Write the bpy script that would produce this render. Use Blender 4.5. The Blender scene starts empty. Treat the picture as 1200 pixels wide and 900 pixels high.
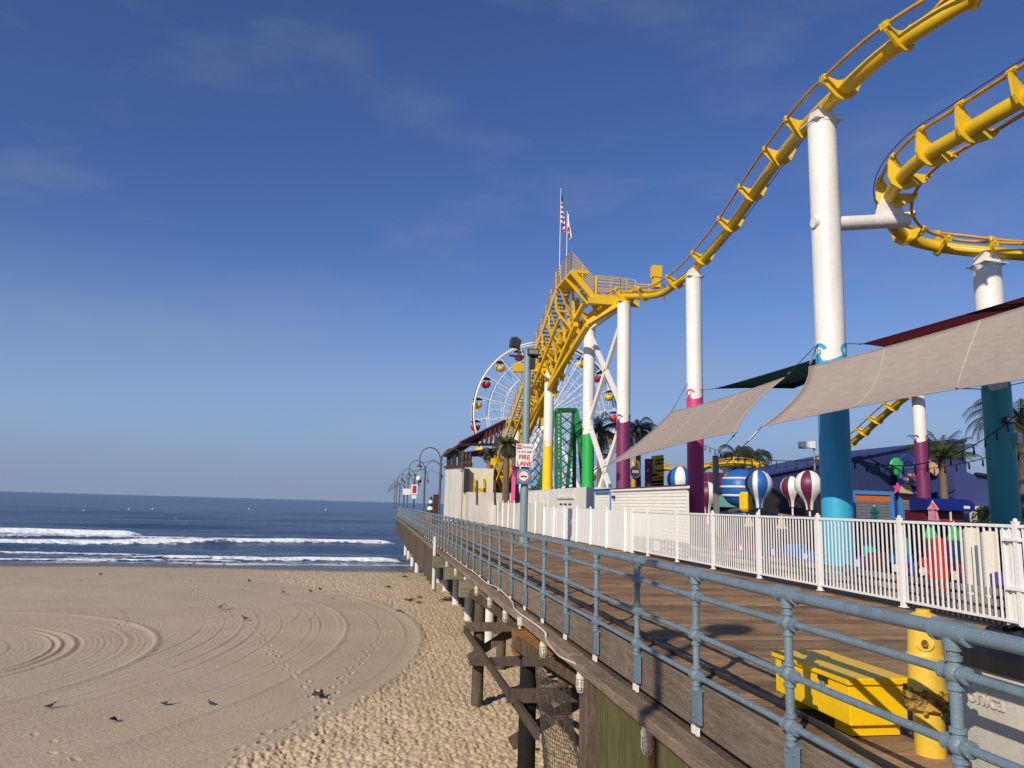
import bpy, math, random
import numpy as np
from mathutils import Vector, Matrix, geometry
random.seed(7); RNG = np.random.default_rng(7)
S = bpy.context.scene
COL = S.collection
R = math.radians
# ---------------------------------------------------------------- camera
CAM = Vector((0, 0, 1.70))
_f, _th, _ph, _ro = 880.0, math.atan(156/891.4), math.atan(142/880), math.atan(.0283)
_F0 = Vector((math.sin(_th), math.cos(_th), 0)); _R0 = Vector((math.cos(_th), -math.sin(_th), 0)); _Z = Vector((0, 0, 1))
_F = math.cos(_ph)*_F0 + math.sin(_ph)*_Z; _U = -math.sin(_ph)*_F0 + math.cos(_ph)*_Z
_R = math.cos(_ro)*_R0 + math.sin(_ro)*_U; _U = -math.sin(_ro)*_R0 + math.cos(_ro)*_U
cd = bpy.data.cameras.new('camera'); cam = bpy.data.objects.new('camera', cd); COL.objects.link(cam)
cam.matrix_world = Matrix(((_R.x, _U.x, -_F.x, CAM.x), (_R.y, _U.y, -_F.y, CAM.y), (_R.z, _U.z, -_F.z, CAM.z), (0, 0, 0, 1)))
cd.sensor_width = 36; cd.lens = 36*_f/1200; cd.clip_start = .1; cd.clip_end = 20000
S.camera = cam
def ray(x, y): return _F + (x-600)/_f*_R - (y-450)/_f*_U
def at(x, y, Y): d = ray(x, y); return CAM + d*(Y/d.y)          # the point seen at a pixel, Y metres down the pier
def atz(x, y, z): d = ray(x, y); return CAM + d*((z-CAM.z)/d.z)
def atx(x, y, X): d = ray(x, y); return CAM + d*(X/d.x)
# ---------------------------------------------------------------- world, sun, exposure
SUN_DIR = Vector((-.66, -.75, 0)).normalized(); SUN_EL = R(29)
W = bpy.data.worlds.new('World'); S.world = W; W.use_nodes = True
nt = W.node_tree; nt.nodes.clear()
out = nt.nodes.new('ShaderNodeOutputWorld'); bg = nt.nodes.new('ShaderNodeBackground'); sky = nt.nodes.new('ShaderNodeTexSky')
sky.sky_type = 'NISHITA'; sky.sun_disc = False; sky.sun_elevation = SUN_EL
sky.sun_rotation = math.atan2(SUN_DIR.x, SUN_DIR.y)
sky.altitude = 0; sky.air_density = 1.15; sky.dust_density = .25; sky.ozone_density = 6.0
tc = nt.nodes.new('ShaderNodeTexCoord'); mp = nt.nodes.new('ShaderNodeMapping'); mp.inputs['Scale'].default_value = (2.2, 2.2, 7.0)
nz = nt.nodes.new('ShaderNodeTexNoise'); nz.inputs['Scale'].default_value = 1.6; nz.inputs['Detail'].default_value = 6; nz.inputs['Roughness'].default_value = .55
cr = nt.nodes.new('ShaderNodeValToRGB'); cr.color_ramp.elements[0].position = .52; cr.color_ramp.elements[1].position = .85
cr.color_ramp.elements[1].color = (.30, .30, .30, 1)
mx = nt.nodes.new('ShaderNodeMix'); mx.data_type = 'RGBA'; mx.inputs[7].default_value = (3.2, 3.5, 4.3, 1)
L = nt.links.new
L(tc.outputs['Generated'], mp.inputs[0]); L(mp.outputs[0], nz.inputs[0]); L(nz.outputs[0], cr.inputs[0])
ti = nt.nodes.new('ShaderNodeMix'); ti.data_type = 'RGBA'; ti.blend_type = 'MULTIPLY'; ti.inputs[0].default_value = 1; ti.inputs[7].default_value = (.66, .70, .96, 1)
sx = nt.nodes.new('ShaderNodeSeparateXYZ'); hz = nt.nodes.new('ShaderNodeMapRange'); hz.inputs[1].default_value = 0; hz.inputs[2].default_value = .34; hz.inputs[3].default_value = .95; hz.inputs[4].default_value = 0; hz.interpolation_type = 'SMOOTHSTEP'
hm = nt.nodes.new('ShaderNodeMix'); hm.data_type = 'RGBA'; hm.inputs[7].default_value = (2.75, 3.95, 6.1, 1)      # marine haze along the whole horizon
L(tc.outputs['Generated'], sx.inputs[0]); L(sx.outputs[2], hz.inputs[0]); L(hz.outputs[0], hm.inputs[0])
L(sky.outputs[0], ti.inputs[6]); L(ti.outputs[2], hm.inputs[6]); h2 = nt.nodes.new('ShaderNodeMapRange'); h2.inputs[1].default_value = 0; h2.inputs[2].default_value = .11; h2.inputs[3].default_value = .8; h2.inputs[4].default_value = 0; h2.interpolation_type = 'SMOOTHSTEP'
hl = nt.nodes.new('ShaderNodeMix'); hl.data_type = 'RGBA'; hl.inputs[7].default_value = (2.35, 2.95, 4.3, 1)      # greyer fog bank just above the sea
L(sx.outputs[2], h2.inputs[0]); L(h2.outputs[0], hl.inputs[0]); L(hm.outputs[2], hl.inputs[6]); L(hl.outputs[2], mx.inputs[6])
L(cr.outputs[0], mx.inputs[0]); L(mx.outputs[2], bg.inputs[0]); L(bg.outputs[0], out.inputs[0])
bg.inputs[1].default_value = .10
sl = bpy.data.lights.new('sun', 'SUN'); sun = bpy.data.objects.new('sun', sl); COL.objects.link(sun)
sl.energy = 4.4; sl.angle = R(.53); sl.color = (1, .91, .78)
sd = Vector((SUN_DIR.x*math.cos(SUN_EL), SUN_DIR.y*math.cos(SUN_EL), math.sin(SUN_EL)))
sun.rotation_euler = sd.to_track_quat('Z', 'Y').to_euler(); sun.location = (-20, -30, 40)
S.view_settings.view_transform = 'Standard'; S.view_settings.look = 'None'; S.view_settings.exposure = 0; S.view_settings.gamma = 1
# ---------------------------------------------------------------- mesh helpers
def V(*a): return Vector(a)
def xform(d, up=Vector((0, 0, 1))):
    d = d.normalized(); s = d.cross(up)
    if s.length < 1e-4: s = d.cross(Vector((0, 1, 0)))
    s.normalize(); return s, s.cross(d).normalized(), d       # side, up, dir
WL = {}                                                        # world location of each object (no rotation on parents)
class MB:
    def __init__(s): s.v = []; s.f = []
    def add(s, vs, fs):
        o = len(s.v); s.v += [tuple(p) for p in vs]; s.f += [tuple(i+o for i in f) for f in fs]; return s
    def box(s, a, b, M=None):
        x0, y0, z0 = a; x1, y1, z1 = b
        vs = [V(x, y, z) for z in (z0, z1) for y in (y0, y1) for x in (x0, x1)]
        if M: vs = [M @ p for p in vs]
        return s.add(vs, [(0, 2, 3, 1), (4, 5, 7, 6), (0, 1, 5, 4), (1, 3, 7, 5), (3, 2, 6, 7), (2, 0, 4, 6)])
    def bar(s, p, q, w, h, up=Vector((0, 0, 1))):
        p = Vector(p); q = Vector(q); a, u, d = xform(q-p, up); a = a*w/2; u = u*h/2
        vs = [c+i*a+j*u for c in (p, q) for i, j in ((-1, -1), (1, -1), (1, 1), (-1, 1))]
        return s.add(vs, [(3, 2, 1, 0), (4, 5, 6, 7), (0, 1, 5, 4), (1, 2, 6, 5), (2, 3, 7, 6), (3, 0, 4, 7)])
    def tube(s, pts, r, n=8, cap=True):
        pts = [Vector(p) for p in pts]; k = len(pts)
        rs = list(r) if hasattr(r, '__len__') else [r]*k
        d0 = (pts[1]-pts[0]).normalized(); a, u, _ = xform(d0); vs = []
        for i, p in enumerate(pts):
            d = (pts[min(i+1, k-1)]-pts[max(i-1, 0)]).normalized()
            a = (a-d*a.dot(d)).normalized(); u = d.cross(a)
            vs += [p+(a*math.cos(t)+u*math.sin(t))*rs[i] for t in (2*math.pi*j/n for j in range(n))]
        fs = [(i*n+j, i*n+(j+1) % n, (i+1)*n+(j+1) % n, (i+1)*n+j) for i in range(k-1) for j in range(n)]
        if cap: fs += [tuple(range(n-1, -1, -1)), tuple((k-1)*n+j for j in range(n))]
        return s.add(vs, fs)
    def lathe(s, prof, n=16, c=(0, 0, 0), M=None, arc=None):
        c = Vector(c); vs = []; k = len(prof)
        for r, z in prof:
            for j in range(n):
                t = 2*math.pi*j/n; p = V(r*math.cos(t), r*math.sin(t), z); vs.append((M @ p if M else p)+c)
        fs = [(i*n+j, i*n+(j+1) % n, (i+1)*n+(j+1) % n, (i+1)*n+j) for i in range(k-1) for j in range(n)]
        if prof[0][0] > 1e-4: fs.append(tuple(range(n-1, -1, -1)))
        if prof[-1][0] > 1e-4: fs.append(tuple((k-1)*n+j for j in range(n)))
        return s.add(vs, fs)
    def prism(s, poly, t, M=None):                            # 2D outline in XY extruded along Z by +-t/2
        n = len(poly); vs = [V(x, y, z) for z in (-t/2, t/2) for x, y in poly]
        if M: vs = [M @ p for p in vs]
        tri = geometry.tessellate_polygon([[V(x, y, 0) for x, y in poly]])
        fs = [tuple(q) for q in tri] + [tuple(i+n for i in reversed(q)) for q in tri]
        fs += [(i, (i+1) % n, (i+1) % n+n, i+n) for i in range(n)]
        return s.add(vs, fs)
    def ball(s, c, r, n=10, m=6, sc=(1, 1, 1), M=None):
        c = Vector(c); pr = [(math.sin(math.pi*i/m), -math.cos(math.pi*i/m)) for i in range(m+1)]
        vs = []
        for a, z in pr:
            for j in range(n):
                t = 2*math.pi*j/n; p = V(r*a*math.cos(t)*sc[0], r*a*math.sin(t)*sc[1], r*z*sc[2]); vs.append((M @ p if M else p)+c)
        return s.add(vs, [(i*n+j, i*n+(j+1) % n, (i+1)*n+(j+1) % n, (i+1)*n+j) for i in range(m) for j in range(n)])
    def quad(s, a, b, c, d): return s.add([a, b, c, d], [(0, 1, 2, 3)])
    def build(s, name, mat, parent=None, smooth=False, local=False, origin=None, bevel=0):
        me = bpy.data.meshes.new(name); o = bpy.data.objects.new(name, me); COL.objects.link(o)
        vs = [Vector(p) for p in s.v]
        if parent is not None:
            base = V(0, 0, 0) if local else WL[parent.name]; o.parent = parent; WL[o.name] = base
        elif origin is not None: base = Vector(origin); o.location = base; WL[o.name] = base
        else:
            xs = [p.x for p in vs]; ys = [p.y for p in vs]; zs = [p.z for p in vs]
            base = V((min(xs)+max(xs))/2, (min(ys)+max(ys))/2, min(zs)); o.location = base; WL[o.name] = base
        me.from_pydata([p-base for p in vs], [], s.f)
        import bmesh
        bm = bmesh.new(); bm.from_mesh(me); bmesh.ops.remove_doubles(bm, verts=bm.verts, dist=1e-6)
        bmesh.ops.recalc_face_normals(bm, faces=bm.faces); bm.to_mesh(me); bm.free()
        me.materials.append(mat)
        if smooth:
            me.polygons.foreach_set('use_smooth', [True]*len(me.polygons))
            try: me.set_sharp_from_angle(angle=R(38))
            except Exception: pass
        if bevel:
            b = o.modifiers.new('bevel', 'BEVEL'); b.width = bevel; b.segments = 2; b.limit_method = 'ANGLE'; b.angle_limit = R(35)
        return o
def tag(o, label, cat, group=None):
    o['label'] = label; o['category'] = cat; o['kind'] = 'thing'
    if group: o['group'] = group
    return o
def thing(name, label, cat, loc=(0, 0, 0), rz=0, group=None):
    o = bpy.data.objects.new(name, None); COL.objects.link(o); o.location = loc; o.rotation_euler = (0, 0, rz)
    o.empty_display_size = .2; WL[o.name] = Vector(loc); return tag(o, label, cat, group)
def copy_tree(o, parent=None):
    c = o.copy(); COL.objects.link(c); c.parent = parent; WL[c.name] = WL[o.name].copy()
    for ch in list(o.children): copy_tree(ch, c)
    return c
def inst(src, parent, M=None, loc=None, name=None):            # a piece sharing its mesh, placed in the parent's space
    o = bpy.data.objects.new(name or src.name.split('.')[0], src.data); COL.objects.link(o); o.parent = parent
    if M is not None: o.matrix_basis = M
    if loc is not None: o.location = loc
    WL[o.name] = WL[parent.name]+o.location; return o
def struct(o): o['kind'] = 'structure'; return o
def stuff(o): o['kind'] = 'stuff'; return o
def crom(P, n=8):                                              # Catmull-Rom through a list of points
    P = [Vector(p) for p in P]; P = [2*P[0]-P[1]]+P+[2*P[-1]-P[-2]]; o = []
    for i in range(1, len(P)-2):
        a, b, c, d = P[i-1:i+3]
        for k in range(n):
            t = k/n; o.append(.5*((2*b)+(c-a)*t+(2*a-5*b+4*c-d)*t*t+(3*b-a-3*c+d)*t**3))
    return o+[P[-2]]
def text_mesh(txt, size, name, mat, parent, M, depth=.004, bold=0):
    c = bpy.data.curves.new('txt', 'FONT'); c.body = txt; c.size = size; c.align_x = 'CENTER'; c.align_y = 'CENTER'; c.extrude = depth; c.offset = bold
    t = bpy.data.objects.new('txt', c); COL.objects.link(t); bpy.context.view_layer.update()
    me = bpy.data.meshes.new_from_object(t.evaluated_get(bpy.context.evaluated_depsgraph_get()))
    bpy.data.objects.remove(t); o = bpy.data.objects.new(name, me); COL.objects.link(o); o.parent = parent; o.matrix_basis = M
    me.materials.clear(); me.materials.append(mat); return o
# ---------------------------------------------------------------- materials
def c8(r, g, b):
    f = lambda v: (v/255/12.92) if v <= 10 else ((v/255+.055)/1.055)**2.4
    return (f(r), f(g), f(b), 1)
def nodes(name):
    m = bpy.data.materials.new(name); m.use_nodes = True; n = m.node_tree; b = n.nodes['Principled BSDF']; return m, n, b, n.links.new
def noise(n, vec, scale, detail=4, rough=.55, stretch=None):
    if stretch:
        mp = n.nodes.new('ShaderNodeMapping'); mp.inputs['Scale'].default_value = stretch; n.links.new(vec, mp.inputs[0]); vec = mp.outputs[0]
    t = n.nodes.new('ShaderNodeTexNoise'); t.inputs['Scale'].default_value = scale; t.inputs['Detail'].default_value = detail
    t.inputs['Roughness'].default_value = rough; n.links.new(vec, t.inputs[0]); return t.outputs[0]
def ramp(n, fac, *st):
    r = n.nodes.new('ShaderNodeValToRGB'); e = r.color_ramp.elements
    while len(e) < len(st): e.new(.5)
    for k, (p, c) in zip(e, st): k.position = p; k.color = c if len(c) == 4 else (*c, 1)
    n.links.new(fac, r.inputs[0]); return r.outputs[0]
def mixc(n, fac, a, b, mode='MIX'):
    m = n.nodes.new('ShaderNodeMix'); m.data_type = 'RGBA'; m.blend_type = mode
    for s, v in ((0, fac), (6, a), (7, b)):
        if hasattr(v, 'links') or hasattr(v, 'is_linked'): n.links.new(v, m.inputs[s])
        else: m.inputs[s].default_value = v
    return m.outputs[2]
def bump(n, b, h, st=.3, dist=.02):
    u = n.nodes.new('ShaderNodeBump'); u.inputs['Strength'].default_value = st; u.inputs['Distance'].default_value = dist
    n.links.new(h, u.inputs['Height']); n.links.new(u.outputs[0], b.inputs['Normal'])
def ocoord(n, rnd=True):
    t = n.nodes.new('ShaderNodeTexCoord'); v = t.outputs['Object']
    if rnd:
        oi = n.nodes.new('ShaderNodeObjectInfo'); m = n.nodes.new('ShaderNodeVectorMath'); m.operation = 'MULTIPLY_ADD'
        n.links.new(oi.outputs['Random'], m.inputs[0]); m.inputs[1].default_value = (37, 53, 71); n.links.new(v, m.inputs[2]); v = m.outputs[0]
    return v
def scale_c(c, k): return (min(1, c[0]*k), min(1, c[1]*k), min(1, c[2]*k), 1)
def paint(name, c, rough=.42, dirt=.25, sc=3.0, metal=0, rust=0, streak=True, grime=(.10, .08, .06, 1), bmp=.08, vary=0, chips=0):
    m, n, b, l = nodes(name); v = ocoord(n); g = noise(n, v, sc, 6, .6, (1, 1, .25) if streak else None)
    base = c
    if vary:
        oi = n.nodes.new('ShaderNodeObjectInfo'); base = ramp(n, oi.outputs['Random'], (0, scale_c(c, 1-vary)), (1, scale_c(c, 1+vary)))
    f = ramp(n, g, (.45, (0, 0, 0)), (.85, (dirt, dirt, dirt))); col = mixc(n, f, base, grime)
    g2 = noise(n, v, sc*9, 5, .6)
    col = mixc(n, ramp(n, g2, (.3, (.82, .82, .82)), (.75, (1.06, 1.06, 1.06))), (0, 0, 0, 1), col) if False else mixc(n, 1.0, col, ramp(n, g2, (.25, (.86, .86, .86)), (.75, (1.0, 1.0, 1.0))), 'MULTIPLY')
    if rust:
        g3 = noise(n, v, sc*2.3, 8, .7); col = mixc(n, ramp(n, g3, (.66-rust*.3, (0, 0, 0)), (.72-rust*.3, (.9, .9, .9))), col, (.09, .035, .015, 1))
    if chips:
        g4 = noise(n, v, sc*7, 3, .5); col = mixc(n, ramp(n, g4, (.70-chips, (0, 0, 0)), (.72-chips, (.75, .75, .75))), col, (.55, .56, .55, 1))
        g5 = noise(n, v, sc*4, 4, .6); col = mixc(n, ramp(n, g5, (.68, (0, 0, 0)), (.74, (.6, .6, .6))), col, (.05, .045, .04, 1))
    l(col, b.inputs['Base Color']); b.inputs['Metallic'].default_value = metal
    l(ramp(n, g2, (.2, (rough-.08,)*3), (.8, (min(1, rough+.15),)*3)), b.inputs['Roughness'])
    if bmp: bump(n, b, g2, bmp, .01)
    return m
def wood(name, c1, c2, stretch=(1, 8, 8), sc=2.2, rough=.85, vary=.25, bmp=.5, stain=False):
    m, n, b, l = nodes(name); v = ocoord(n)
    g = noise(n, v, sc, 8, .65, stretch); g2 = noise(n, v, sc*5, 6, .7, stretch); g3 = noise(n, v, .8, 3)
    col = ramp(n, g, (.3, c1), (.7, c2)); col = mixc(n, .8, col, ramp(n, g2, (.35, (.45, .45, .45)), (.6, (1, 1, 1))), 'MULTIPLY')
    col = mixc(n, .6, col, ramp(n, g3, (.3, (.6, .6, .6)), (.7, (1.0, 1.0, 1.0))), 'MULTIPLY')
    if vary:
        oi = n.nodes.new('ShaderNodeObjectInfo'); col = mixc(n, 1, col, ramp(n, oi.outputs['Random'], (0, (1-vary,)*3), (1, (1+vary, 1+vary*.9, 1+vary*.8))), 'MULTIPLY')
    if stain:
        ge = n.nodes.new('ShaderNodeNewGeometry'); g6 = noise(n, ge.outputs['Position'], .9, 6, .65); g7 = noise(n, ge.outputs['Position'], 14, 3, .6)
        col = mixc(n, 1, col, ramp(n, g6, (.34, (.62, .60, .58)), (.52, (1, 1, 1)), (.72, (1.15, 1.13, 1.1))), 'MULTIPLY'); col = mixc(n, ramp(n, g7, (.70, (0, 0, 0)), (.74, (.55, .55, .55))), col, (.42, .38, .33, 1))
    l(col, b.inputs['Base Color']); b.inputs['Roughness'].default_value = rough; b.inputs['Specular IOR Level'].default_value = .2; bump(n, b, g2, bmp, .01); return m
M = {}
M['white'] = paint('white_paint', c8(238, 233, 222), .35, .30, 1.1, grime=(.30, .25, .19, 1))
M['fence_white'] = paint('fence_white', c8(246, 243, 236), .4, .12, 4)
M['old_white'] = paint('old_white', c8(222, 218, 205), .6, .5, 1.6)
M['yellow'] = paint('coaster_yellow', c8(230, 186, 22), .38, .3, 1.0, grime=(.16, .11, .02, 1), bmp=.02)
M['rail_yellow'] = paint('rail_yellow', c8(205, 150, 30), .38, .6, 3, grime=(.09, .05, .02, 1))
M['box_yellow'] = paint('box_yellow', c8(250, 200, 5), .4, .18, 2.5, grime=(.25, .15, .02, 1))
M['hydrant_yellow'] = paint('hydrant_yellow', c8(232, 190, 60), .45, .45, 6, rust=.02, bmp=.3)
M['rusty'] = paint('rusty_flange', c8(190, 150, 55), .7, .5, 9, rust=.62, bmp=.6)
M['rail_blue'] = paint('railing_blue', c8(116, 136, 146), .45, .6, 9, rust=.0, chips=.02, grime=(.07, .08, .08, 1), bmp=.3)
M['plate_blue'] = paint('plate_blue', c8(108, 130, 146), .5, .35, 6, rust=.03, bmp=.3)
M['lamp_grey'] = paint('lamp_grey', c8(66, 76, 80), .5, .3, 3)
M['pole_grey'] = paint('pole_grey', c8(120, 142, 148), .5, .4, 2)
M['steel'] = paint('steel_grey', c8(150, 152, 150), .45, .4, 4, metal=.3)
M['dark'] = paint('dark_metal', c8(38, 40, 42), .5, .3, 4)
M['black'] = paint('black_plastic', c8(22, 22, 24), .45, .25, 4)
for k, c in dict(blue=(56, 172, 206), pink=(214, 62, 122), purple=(122, 40, 88), green=(38, 168, 72), teal=(62, 172, 168), hotpink=(220, 80, 130), red=(196, 40, 34), royal=(34, 100, 178), wine=(110, 38, 72), navy=(44, 54, 98), indigo=(62, 72, 122), skyblue=(70, 130, 200), orange=(206, 104, 40), maroon=(92, 26, 40), lime=(60, 170, 90), cyan=(40, 150, 210), tan=(206, 172, 118), mint=(110, 170, 160), brown=(70, 40, 34), violet=(84, 60, 150), cream=(226, 216, 190), grey=(112, 116, 122)).items():
    M[k] = paint(k, c8(*c), .42, .2, 2.2)
M['green_frame'] = paint('green_frame', c8(34, 128, 66), .5, .3, 2)
M['roof_maroon'] = paint('roof_maroon', c8(84, 32, 38), .6, .4, 2)
M['concrete'] = paint('concrete', c8(206, 202, 192), .9, .6, 1.0, grime=(.2, .19, .17, 1), bmp=.5)
M['bin_concrete'] = paint('bin_concrete', c8(196, 188, 172), .9, .35, 2.0, bmp=.5)
M['siding'] = paint('siding', c8(246, 240, 224), .55, .15, .8)
M['planks'] = wood('deck_planks', c8(150, 119, 88), c8(184, 152, 116), (1.2, 9, 9), 2.0, vary=.24, stain=True)
M['kerb'] = wood('kerb_timber', c8(120, 105, 90), c8(162, 144, 124), (9, 1.0, 9), 2.0, vary=.12)
M['wale'] = wood('wale_timber', c8(130, 111, 93), c8(178, 155, 131), (9, 1.0, 9), 2.0, vary=.12)
M['dark_wood'] = wood('dark_timber', c8(84, 72, 62), c8(124, 108, 92), (6, 6, 1), 2.5, vary=.2)
M['cap_wood'] = wood('cap_timber', c8(120, 112, 92), c8(152, 146, 124), (1, 6, 6), 2.5, vary=.1)
M['new_wood'] = wood('new_timber', c8(138, 96, 58), c8(166, 118, 74), (1, 7, 7), 1.6, vary=.05, bmp=.25)
M['creosote'] = wood('creosote_pile', c8(30, 28, 27), c8(48, 45, 42), (6, 6, 1), 3, vary=.1)
M['skirt'] = wood('skirt_boards', c8(88, 76, 64), c8(124, 110, 94), (6, 6, 1), 2, vary=.28)
M['olive'] = wood('olive_boards', c8(96, 94, 58), c8(112, 108, 68), (6, 6, .6), 1.2, vary=.08, bmp=.2)
M['barrier'] = paint('barrier_boards', c8(158, 148, 140), .8, .7, 3, grime=(.12, .10, .09, 1), bmp=.3)
M['wrap'] = paint('pile_wrap', c8(214, 212, 206), .55, .6, 1.6, grime=(.2, .18, .15, 1))
M['conduit'] = paint('conduit', c8(214, 206, 190), .5, .4, 5)
M['rope'] = paint('netting', c8(66, 56, 46), .9, .4, 5)
def fabric(name, c, tr=.35):
    m, n, b, l = nodes(name); v = ocoord(n, False); g = noise(n, v, 3, 6, .6, (1, 1, 4)); w = noise(n, v, 120, 2)
    col = mixc(n, 1, ramp(n, g, (.3, scale_c(c, .85)), (.7, c)), ramp(n, w, (.3, (.85,)*3), (.7, (1,)*3)), 'MULTIPLY')
    l(col, b.inputs['Base Color']); b.inputs['Roughness'].default_value = .9; b.inputs['Specular IOR Level'].default_value = .1
    t = n.nodes.new('ShaderNodeBsdfTranslucent'); l(col, t.inputs[0]); x = n.nodes.new('ShaderNodeMixShader'); x.inputs[0].default_value = tr
    l(b.outputs[0], x.inputs[1]); l(t.outputs[0], x.inputs[2]); l(x.outputs[0], n.nodes['Material Output'].inputs[0]); bump(n, b, g, .4, .06); return m
M['sail_grey'] = fabric('sail_taupe', c8(184, 168, 156), .16)
M['sail_dark'] = fabric('sail_dark_green', c8(22, 46, 40), .12)
M['sail_red'] = fabric('sail_maroon', c8(74, 20, 24), .12)
M['awning'] = fabric('awning_blue', c8(30, 46, 128), .1)
M['pinkcloth'] = fabric('umbrella_pink', c8(216, 150, 164), .2)
M['tealcloth'] = fabric('umbrella_teal', c8(40, 110, 108), .2)
def leaf(name, c, c2):
    m, n, b, l = nodes(name); v = ocoord(n); g = noise(n, v, 2.0, 3)
    l(ramp(n, g, (.3, c), (.7, c2)), b.inputs['Base Color']); b.inputs['Roughness'].default_value = .55
    t = n.nodes.new('ShaderNodeBsdfTranslucent'); l(ramp(n, g, (.3, c), (.7, c2)), t.inputs[0]); x = n.nodes.new('ShaderNodeMixShader'); x.inputs[0].default_value = .25
    l(b.outputs[0], x.inputs[1]); l(t.outputs[0], x.inputs[2]); l(x.outputs[0], n.nodes['Material Output'].inputs[0]); return m
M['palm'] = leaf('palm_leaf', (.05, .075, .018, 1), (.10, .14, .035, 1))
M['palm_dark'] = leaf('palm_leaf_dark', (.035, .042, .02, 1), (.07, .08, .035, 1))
M['bush'] = leaf('bush_leaf', (.04, .05, .018, 1), (.09, .095, .035, 1))
M['bark'] = paint('palm_bark', c8(120, 100, 82), .9, .5, 6, bmp=.8)
M['glass'] = (lambda m: (m[2].inputs['Transmission Weight'].__setattr__('default_value', .6), m[2].inputs['Roughness'].__setattr__('default_value', .1), m[0])[2])(nodes('lamp_glass'))
M['bulb'] = paint('bulb_glass', c8(236, 232, 220), .15, .05, 5)
M['sign_white'] = paint('sign_white', c8(238, 234, 226), .4, .08, 5)
M['sign_red'] = paint('sign_red', c8(196, 44, 40), .4, .05, 5)
M['sign_blue'] = paint('sign_blue', c8(60, 124, 168), .4, .1, 5)
M['weed'] = paint('seaweed', c8(52, 40, 28), .8, .4, 8)
M['asphalt'] = paint('park_deck', c8(50, 47, 46), .9, .5, .6, streak=False)
# ---------------------------------------------------------------- numeric noise for terrain
_T = RNG.random((256, 256))
def vnoise(x, y):
    xi = np.floor(x).astype(int); yi = np.floor(y).astype(int); fx = x-xi; fy = y-yi
    fx = fx*fx*(3-2*fx); fy = fy*fy*(3-2*fy); g = lambda a, b: _T[a & 255, b & 255]
    return (g(xi, yi)*(1-fx)+g(xi+1, yi)*fx)*(1-fy)+(g(xi, yi+1)*(1-fx)+g(xi+1, yi+1)*fx)*fy
def fbm(x, y, o=4):
    s = 0; a = .5
    for k in range(o): s = s+a*vnoise(x*2**k+k*17.3, y*2**k+k*9.1); a *= .5
    return s
def sstep(a, b, x): t = np.clip((x-a)/(b-a), 0, 1); return t*t*(3-2*t)
def grid_mesh(name, X, Y, Zz, mat, attrs=None):
    r, c = X.shape; me = bpy.data.meshes.new(name); o = bpy.data.objects.new(name, me); COL.objects.link(o)
    co = np.stack([X, Y, Zz], -1).reshape(-1, 3).astype(np.float32)
    i = np.arange(r*c).reshape(r, c); q = np.stack([i[:-1, :-1], i[:-1, 1:], i[1:, 1:], i[1:, :-1]], -1).reshape(-1, 4).astype(np.int32)
    me.vertices.add(len(co)); me.vertices.foreach_set('co', co.ravel()); me.loops.add(q.size); me.loops.foreach_set('vertex_index', q.ravel())
    me.polygons.add(len(q)); me.polygons.foreach_set('loop_start', np.arange(0, q.size, 4, dtype=np.int32))
    me.polygons.foreach_set('use_smooth', np.ones(len(q), dtype=bool)); me.update(calc_edges=True)
    for k, a in (attrs or {}).items():
        at_ = me.attributes.new(k, 'FLOAT', 'POINT'); at_.data.foreach_set('value', a.ravel().astype(np.float32))
    me.materials.append(mat); WL[o.name] = V(0, 0, 0); return o
SEA = -5.6; SAND = -4.7
# ---------------------------------------------------------------- sand
def sand_mat():
    m, n, b, l = nodes('sand'); v = ocoord(n, False); ge = n.nodes.new('ShaderNodeAttribute'); ge.attribute_name = 'rough'; wt = n.nodes.new('ShaderNodeAttribute'); wt.attribute_name = 'wet'
    g = noise(n, v, .35, 6); g2 = noise(n, v, 9, 6, .7); g3 = noise(n, v, 60, 3, .7)
    col = ramp(n, g, (.3, c8(194, 172, 143)), (.7, c8(206, 184, 155)))
    col = mixc(n, ge.outputs['Fac'], col, ramp(n, g, (.3, c8(206, 182, 148)), (.7, c8(220, 196, 162))))
    col = mixc(n, 1, col, ramp(n, g2, (.3, (.82,)*3), (.7, (1.0,)*3)), 'MULTIPLY')
    col = mixc(n, 1, col, ramp(n, g3, (.3, (.84,)*3), (.7, (1.04,)*3)), 'MULTIPLY')
    col = mixc(n, wt.outputs['Fac'], col, c8(112, 96, 80)); l(col, b.inputs['Base Color'])
    rr = n.nodes.new('ShaderNodeMapRange'); rr.inputs[3].default_value = .95; rr.inputs[4].default_value = .35; l(wt.outputs['Fac'], rr.inputs[0]); l(rr.outputs[0], b.inputs['Roughness'])
    b.inputs['Specular IOR Level'].default_value = .25; bump(n, b, g2, .6, .04); return m
rows = np.concatenate([np.array([-40, -20, -8, 0, 5, 9.]), 1/np.linspace(1/12., 1/96., 620)])
u = np.concatenate([np.linspace(-1.5, -.56, 50), np.linspace(-.55, .36, 820), np.linspace(.37, 1.6, 60)])
YY, UU = np.meshgrid(rows, u, indexing='ij'); XX = UU*(np.maximum(YY, 10)+2)
wx = XX+.7*(fbm(XX*.06, YY*.06, 2)-.5); wy = YY+.7*(fbm(XX*.06+50, YY*.06, 2)-.5)
r1 = np.hypot(wx+30.5, wy-38.5)
r2 = np.hypot((wx+19.5)/10.5, (wy-33.5)/12.5)*11
edge = 33.0+.25*(fbm(XX*.8, YY*.8)-.5)
inside = sstep(.2, -.2, r1-edge)
far = sstep(53, 57, YY)*sstep(0, -5, XX+3+.25*(YY-55))
groom = np.maximum(inside, far)
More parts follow.
